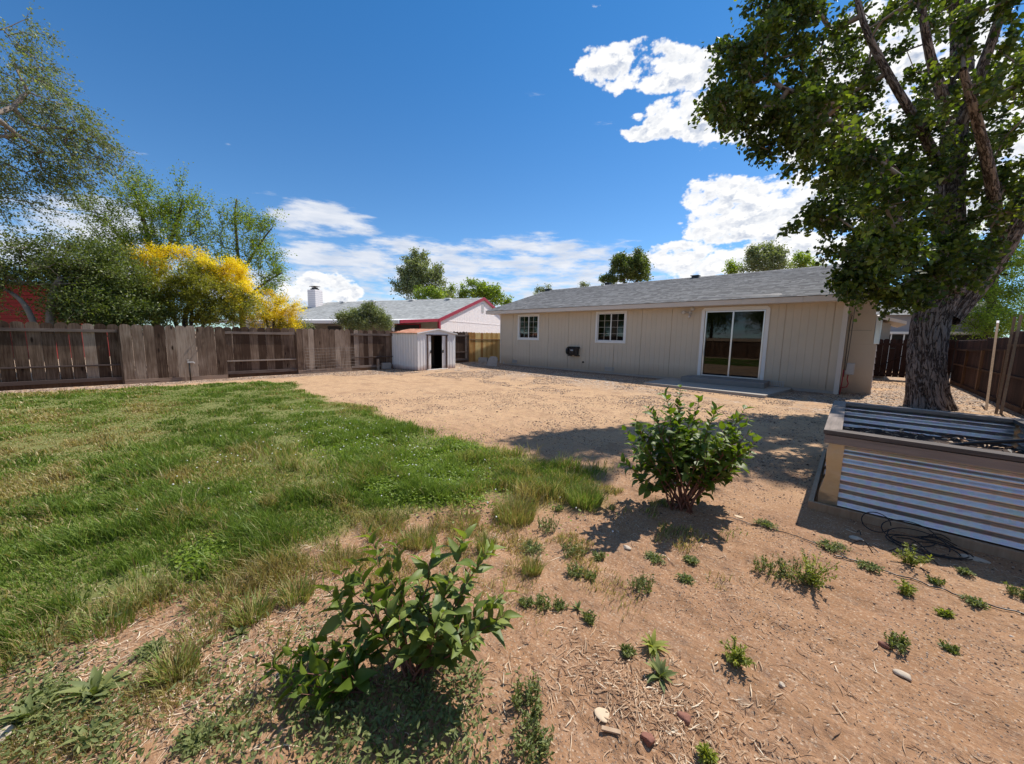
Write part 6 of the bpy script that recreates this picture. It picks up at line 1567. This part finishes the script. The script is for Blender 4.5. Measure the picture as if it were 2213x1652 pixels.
strips(300, [(1450, 1560, .28, .12, 3.2), (1350, 1500, .2, .1, 1.2), (1600, 1560, .3, .14, .8), (1150, 1500, .2, .1, .5), (900, 1550, .25, .12, 1.2), (1700, 1400, .4, .2, .4), (300, 1500, .4, .15, 1.6), (500, 1400, .4, .15, 1.2), (1250, 1380, .3, .12, .4), (1450, 1180, .35, .2, .8), (1900, 1500, .4, .25, .4), (1950, 1190, .3, .15, .8)],
       .012, .085, .0008, .0034, 'straw_litter', 'tan straw, bark strips and twigs strewn over the foreground dirt', 501)
strips(70, [(200, 1450, .4, .15, 4), (420, 1500, .35, .12, 4), (100, 1560, .3, .1, 2), (620, 1400, .3, .12, 2), (700, 1250, .5, .12, 2.5), (900, 1180, .5, .12, 2), (400, 1330, .6, .12, 2), (600, 1330, .3, .1, 2), (1080, 1150, .3, .1, 1.5)], .04, .13, .001, .002, 'dry_grass_litter', 'dry grass stalks lying along the lower edge of the lawn', 502, .8)
def pebbles(name, label, x, y, r, tone, seed):
    rg = np.random.default_rng(seed); n = len(x); z = terrain(x, y)
    ico = np.array([(math.cos(a)*math.cos(b), math.sin(a)*math.cos(b), math.sin(b)) for b in (-.2, .75) for a in (0, 1.257, 2.513, 3.77, 5.027)]+[(0, 0, 1)])
    ico[5:10] = [(math.cos(a+.6)*.7, math.sin(a+.6)*.7, .6) for a in (0, 1.257, 2.513, 3.77, 5.027)]
    f = []
    for k in range(5): f += [(k, (k+1) % 5, 5+k), ((k+1) % 5, 5+(k+1) % 5, 5+k), (5+k, 5+(k+1) % 5, 10)]
    sc = r[:, None, None]*rg.uniform(.6, 1.3, (n, 1, 3))*np.array([1, 1, .65]); jit = 1+rg.normal(size=(n, 11, 1))*.12
    an = rg.uniform(0, 6.28, n); V = ico[None]*jit*sc; Vx = V[..., 0]*np.cos(an)[:, None]-V[..., 1]*np.sin(an)[:, None]; Vy = V[..., 0]*np.sin(an)[:, None]+V[..., 1]*np.cos(an)[:, None]
    V = np.stack([Vx+x[:, None], Vy+y[:, None], V[..., 2]+z[:, None]], -1).reshape(-1, 3); F = (np.arange(n)[:, None, None]*11+np.array(f)[None]).reshape(-1, 3)
    return tag(np_mesh(name, V, F, 'pebble', None, tone=np.repeat(tone, len(f))), label, 'pebbles', kind='stuff')
rg = np.random.default_rng(99)
x, y, r = in_frame_pts(120000, 1.0, 11.0, 1.45, rg)
ok = (lawn_mask(x, y) < -.05) & ~((x > -.2) & (x < 1.6) & (y > 4.5) & (y < 7)) & (rg.uniform(0, 1, len(x)) < np.clip(fbm(x, y, .6, 3, 19)*3-1.1, .04, 1))
x, y, r = x[ok], y[ok], r[ok]
pebbles('dirt_clods', 'small clods, pebbles and crumbs scattered over the reddish dirt', x, y, rg.uniform(.0015, .0065, len(x))*rg.uniform(.5, 1, len(x))*np.clip(r/2.2, .8, 3.4), np.clip(rg.normal(.30, .20, len(x)), 0, 1), 7)
# gravel near the house, along the fence and past the chase
gx_, gy_ = [], []
def gbox(x0, x1, y0, y1, n): gx_.append(rg.uniform(x0, x1, n)); gy_.append(rg.uniform(y0, y1, n))
gbox(-14.5, -1, 8.6, 14.9, 26000); gbox(-.4, 3.0, 11, 23, 5000); gbox(-15.8, -12.5, 5.8, 13.5, 9000); gbox(-15.8, -15.1, -3, 6, 3500)
x, y = np.concatenate(gx_), np.concatenate(gy_)
ok = (fbm(x, y, 1.3, 3, 119) > np.where(x > -.4, .2, np.where(x < -15, .2, np.where(y > 12, .42, .52)))) & ~((x > -5.4) & (x < -1.3) & (y > 12.4)) & (lawn_mask(x, y) < -.02) & ~((x < -13.9) & (y > 9.0) & (y < 12.1) & (x > -16))
x, y = x[ok], y[ok]
pebbles('gravel', 'grey and tan gravel scattered near the house and fence', x, y, rg.uniform(.008, .024, len(x)), np.clip(rg.normal(np.where(x > -.4, .22, .40), .22, len(x)), 0, 1), 8)
# single stones, chips and clods one can point at
LST = [((1951, 1460), .030, 'stone_pale', 'cream coloured half round stone on the dirt at right', 'stone', (1.2, .9, .55)), ((1911, 1397), .022, 'stone_red', 'reddish brown stone beside a weed clump', 'stone', (1.2, 1, .8)),
       ((1303, 1552), .030, 'pale_chip', 'pale flat chip of bark in the wood litter', 'bark chip', (1.3, 1, .2)), ((1688, 1492), .014, 'stone_pale', 'small round pale pebble in the right foreground', 'pebble', (1, 1, .8)),
       ((1356, 1187), .030, 'stone_pale', 'pale flat stone at the edge of the lilac shadow', 'stone', (1.5, .8, .4)), ((1850, 1165), .035, 'stone_pale', 'pale stone near the coiled tubing', 'stone', (1.3, 1, .5)), ((15, 1590), .035, 'stone_pale', 'pinkish stone at the lower left corner', 'stone', (1.2, 1, .8)),
       ((1400, 1605), .030, 'stone_red', 'brown clod at the bottom beside the wood litter', 'clod', (1, .8, .9)), ((1480, 1555), .03, 'stone_red', 'brown clod in the middle of the wood litter', 'clod', (1.1, .8, .7)), ((2105, 1210), .045, 'stone_pale', 'long pale stone in the shade below the planter', 'stone', (1.8, .8, .35)), ((1595, 1125), .03, 'pale_chip', 'dry pale leaf lying right of the lilac stems', 'dry leaf', (1.4, .8, .15))]
for i, ((px, py), r, mt, lab, cat, sq) in enumerate(LST):
    c = G(px, py); c[2] = tz(c[0], c[1])+r*sq[2]*.4; rock(cat.replace(' ', '_'), tuple(c), r, mt, lab, cat, 600+i, sq)
c = G(1320, 1587); c[2] = tz(c[0], c[1])+.008
tag(MB().obox(c, (.9, .45, .05), (-.45, .9, 0), (0, 0, 1), .038, .009, .004).build('wood_piece', 'stake_wood', None, bevel=.001), 'flat orange brown piece of wood in the wood litter', 'wood piece')
# drip line and coil of tubing
def ground_tube(name, pxs, r, label, cat, lift=.006):
    pts = []
    for px, py in pxs: q = G(px, py); pts.append(q)
    pts = crom(pts, 8); out = []
    for q in pts: out.append((q[0], q[1], tz(q[0], q[1])+r+lift))
    return tag(MB().tube(out, r, 6).build(name, 'black_plastic', None, smooth=True), label, cat)
ground_tube('drip_line', [(1560, 1128), (1630, 1142), (1700, 1163), (1790, 1196), (1830, 1215)], .0035, 'thin black drip line running over the dirt from the lilac bush', 'drip line')
ground_tube('drip_line', [(1800, 1211), (1880, 1228), (1960, 1252), (2040, 1280), (2120, 1305), (2260, 1345)], .0045, 'grey black drip line continuing to the right edge of the photo', 'drip line')
coil = thing('tubing_coil', 'tangled coil of black drip tubing on the ground against the planter', 'tubing', tuple(G(1990, 1180)))
rg = np.random.default_rng(123); m = MB()
def loop(c, ra, rb_, tilt, zc, az_, n=26, a0=0, a1=6.28):
    u = np.array([math.cos(az_), math.sin(az_), 0]); v = np.array([-math.sin(az_)*math.cos(tilt), math.cos(az_)*math.cos(tilt), math.sin(tilt)])
    return [c+u*ra*math.cos(a0+(a1-a0)*k/n)+v*rb_*math.sin(a0+(a1-a0)*k/n)+[0, 0, zc] for k in range(n+1)]
for px, py, ra, rb_, tl, zc, az_ in ((1890, 1150, .09, .08, 1.1, .09, .1), (1960, 1175, .16, .10, .8, .09, .2), (1990, 1190, .2, .09, .25, .04, -.1), (2010, 1190, .22, .11, .12, .03, .1), (1980, 1185, .17, .13, .35, .06, -.4), (2030, 1195, .16, .08, .15, .025, .3)):
    c = G(px, py); m.tube(loop(c, ra, rb_, tl, zc, az_+rg.normal()*.1, a1=5.9), .0042, 5)
for i in range(9):
    a = G(1850+rg.uniform(0, 150), 1150+rg.uniform(0, 60)); b = a+[rg.uniform(-.25, .3), rg.uniform(-.2, .12), 0]; mid = (a+b)/2+[0, 0, rg.uniform(.02, .12)]
    m.tube(crom([a+[0, 0, .01], mid, b+[0, 0, .01]], 6), .0038, 5)
m.build('tubing', 'black_plastic', coil, smooth=True)
# dry plants in the planter
pl = thing('planter_litter', 'dry leaves and stalks lying on the soil inside the raised planter', 'dry leaves', (.7, 5.7, .47)); rg = np.random.default_rng(131)
n = 420; p = np.stack([rg.uniform(.05, 1.4, n), rg.uniform(4.7, 6.75, n), .48+rg.uniform(.03, .07, n)], 1)
leaf_mesh('leaves', p, rg.normal(size=(n, 3))*[1, 1, .2], unit(rg.normal(size=(n, 3))*.4+[0, 0, 1]), rg.uniform(.03, .07, n), ovate(.2, .08, .2, 3), 'litter', pl, np.clip(rg.normal(.55, .2, n), 0, 1))
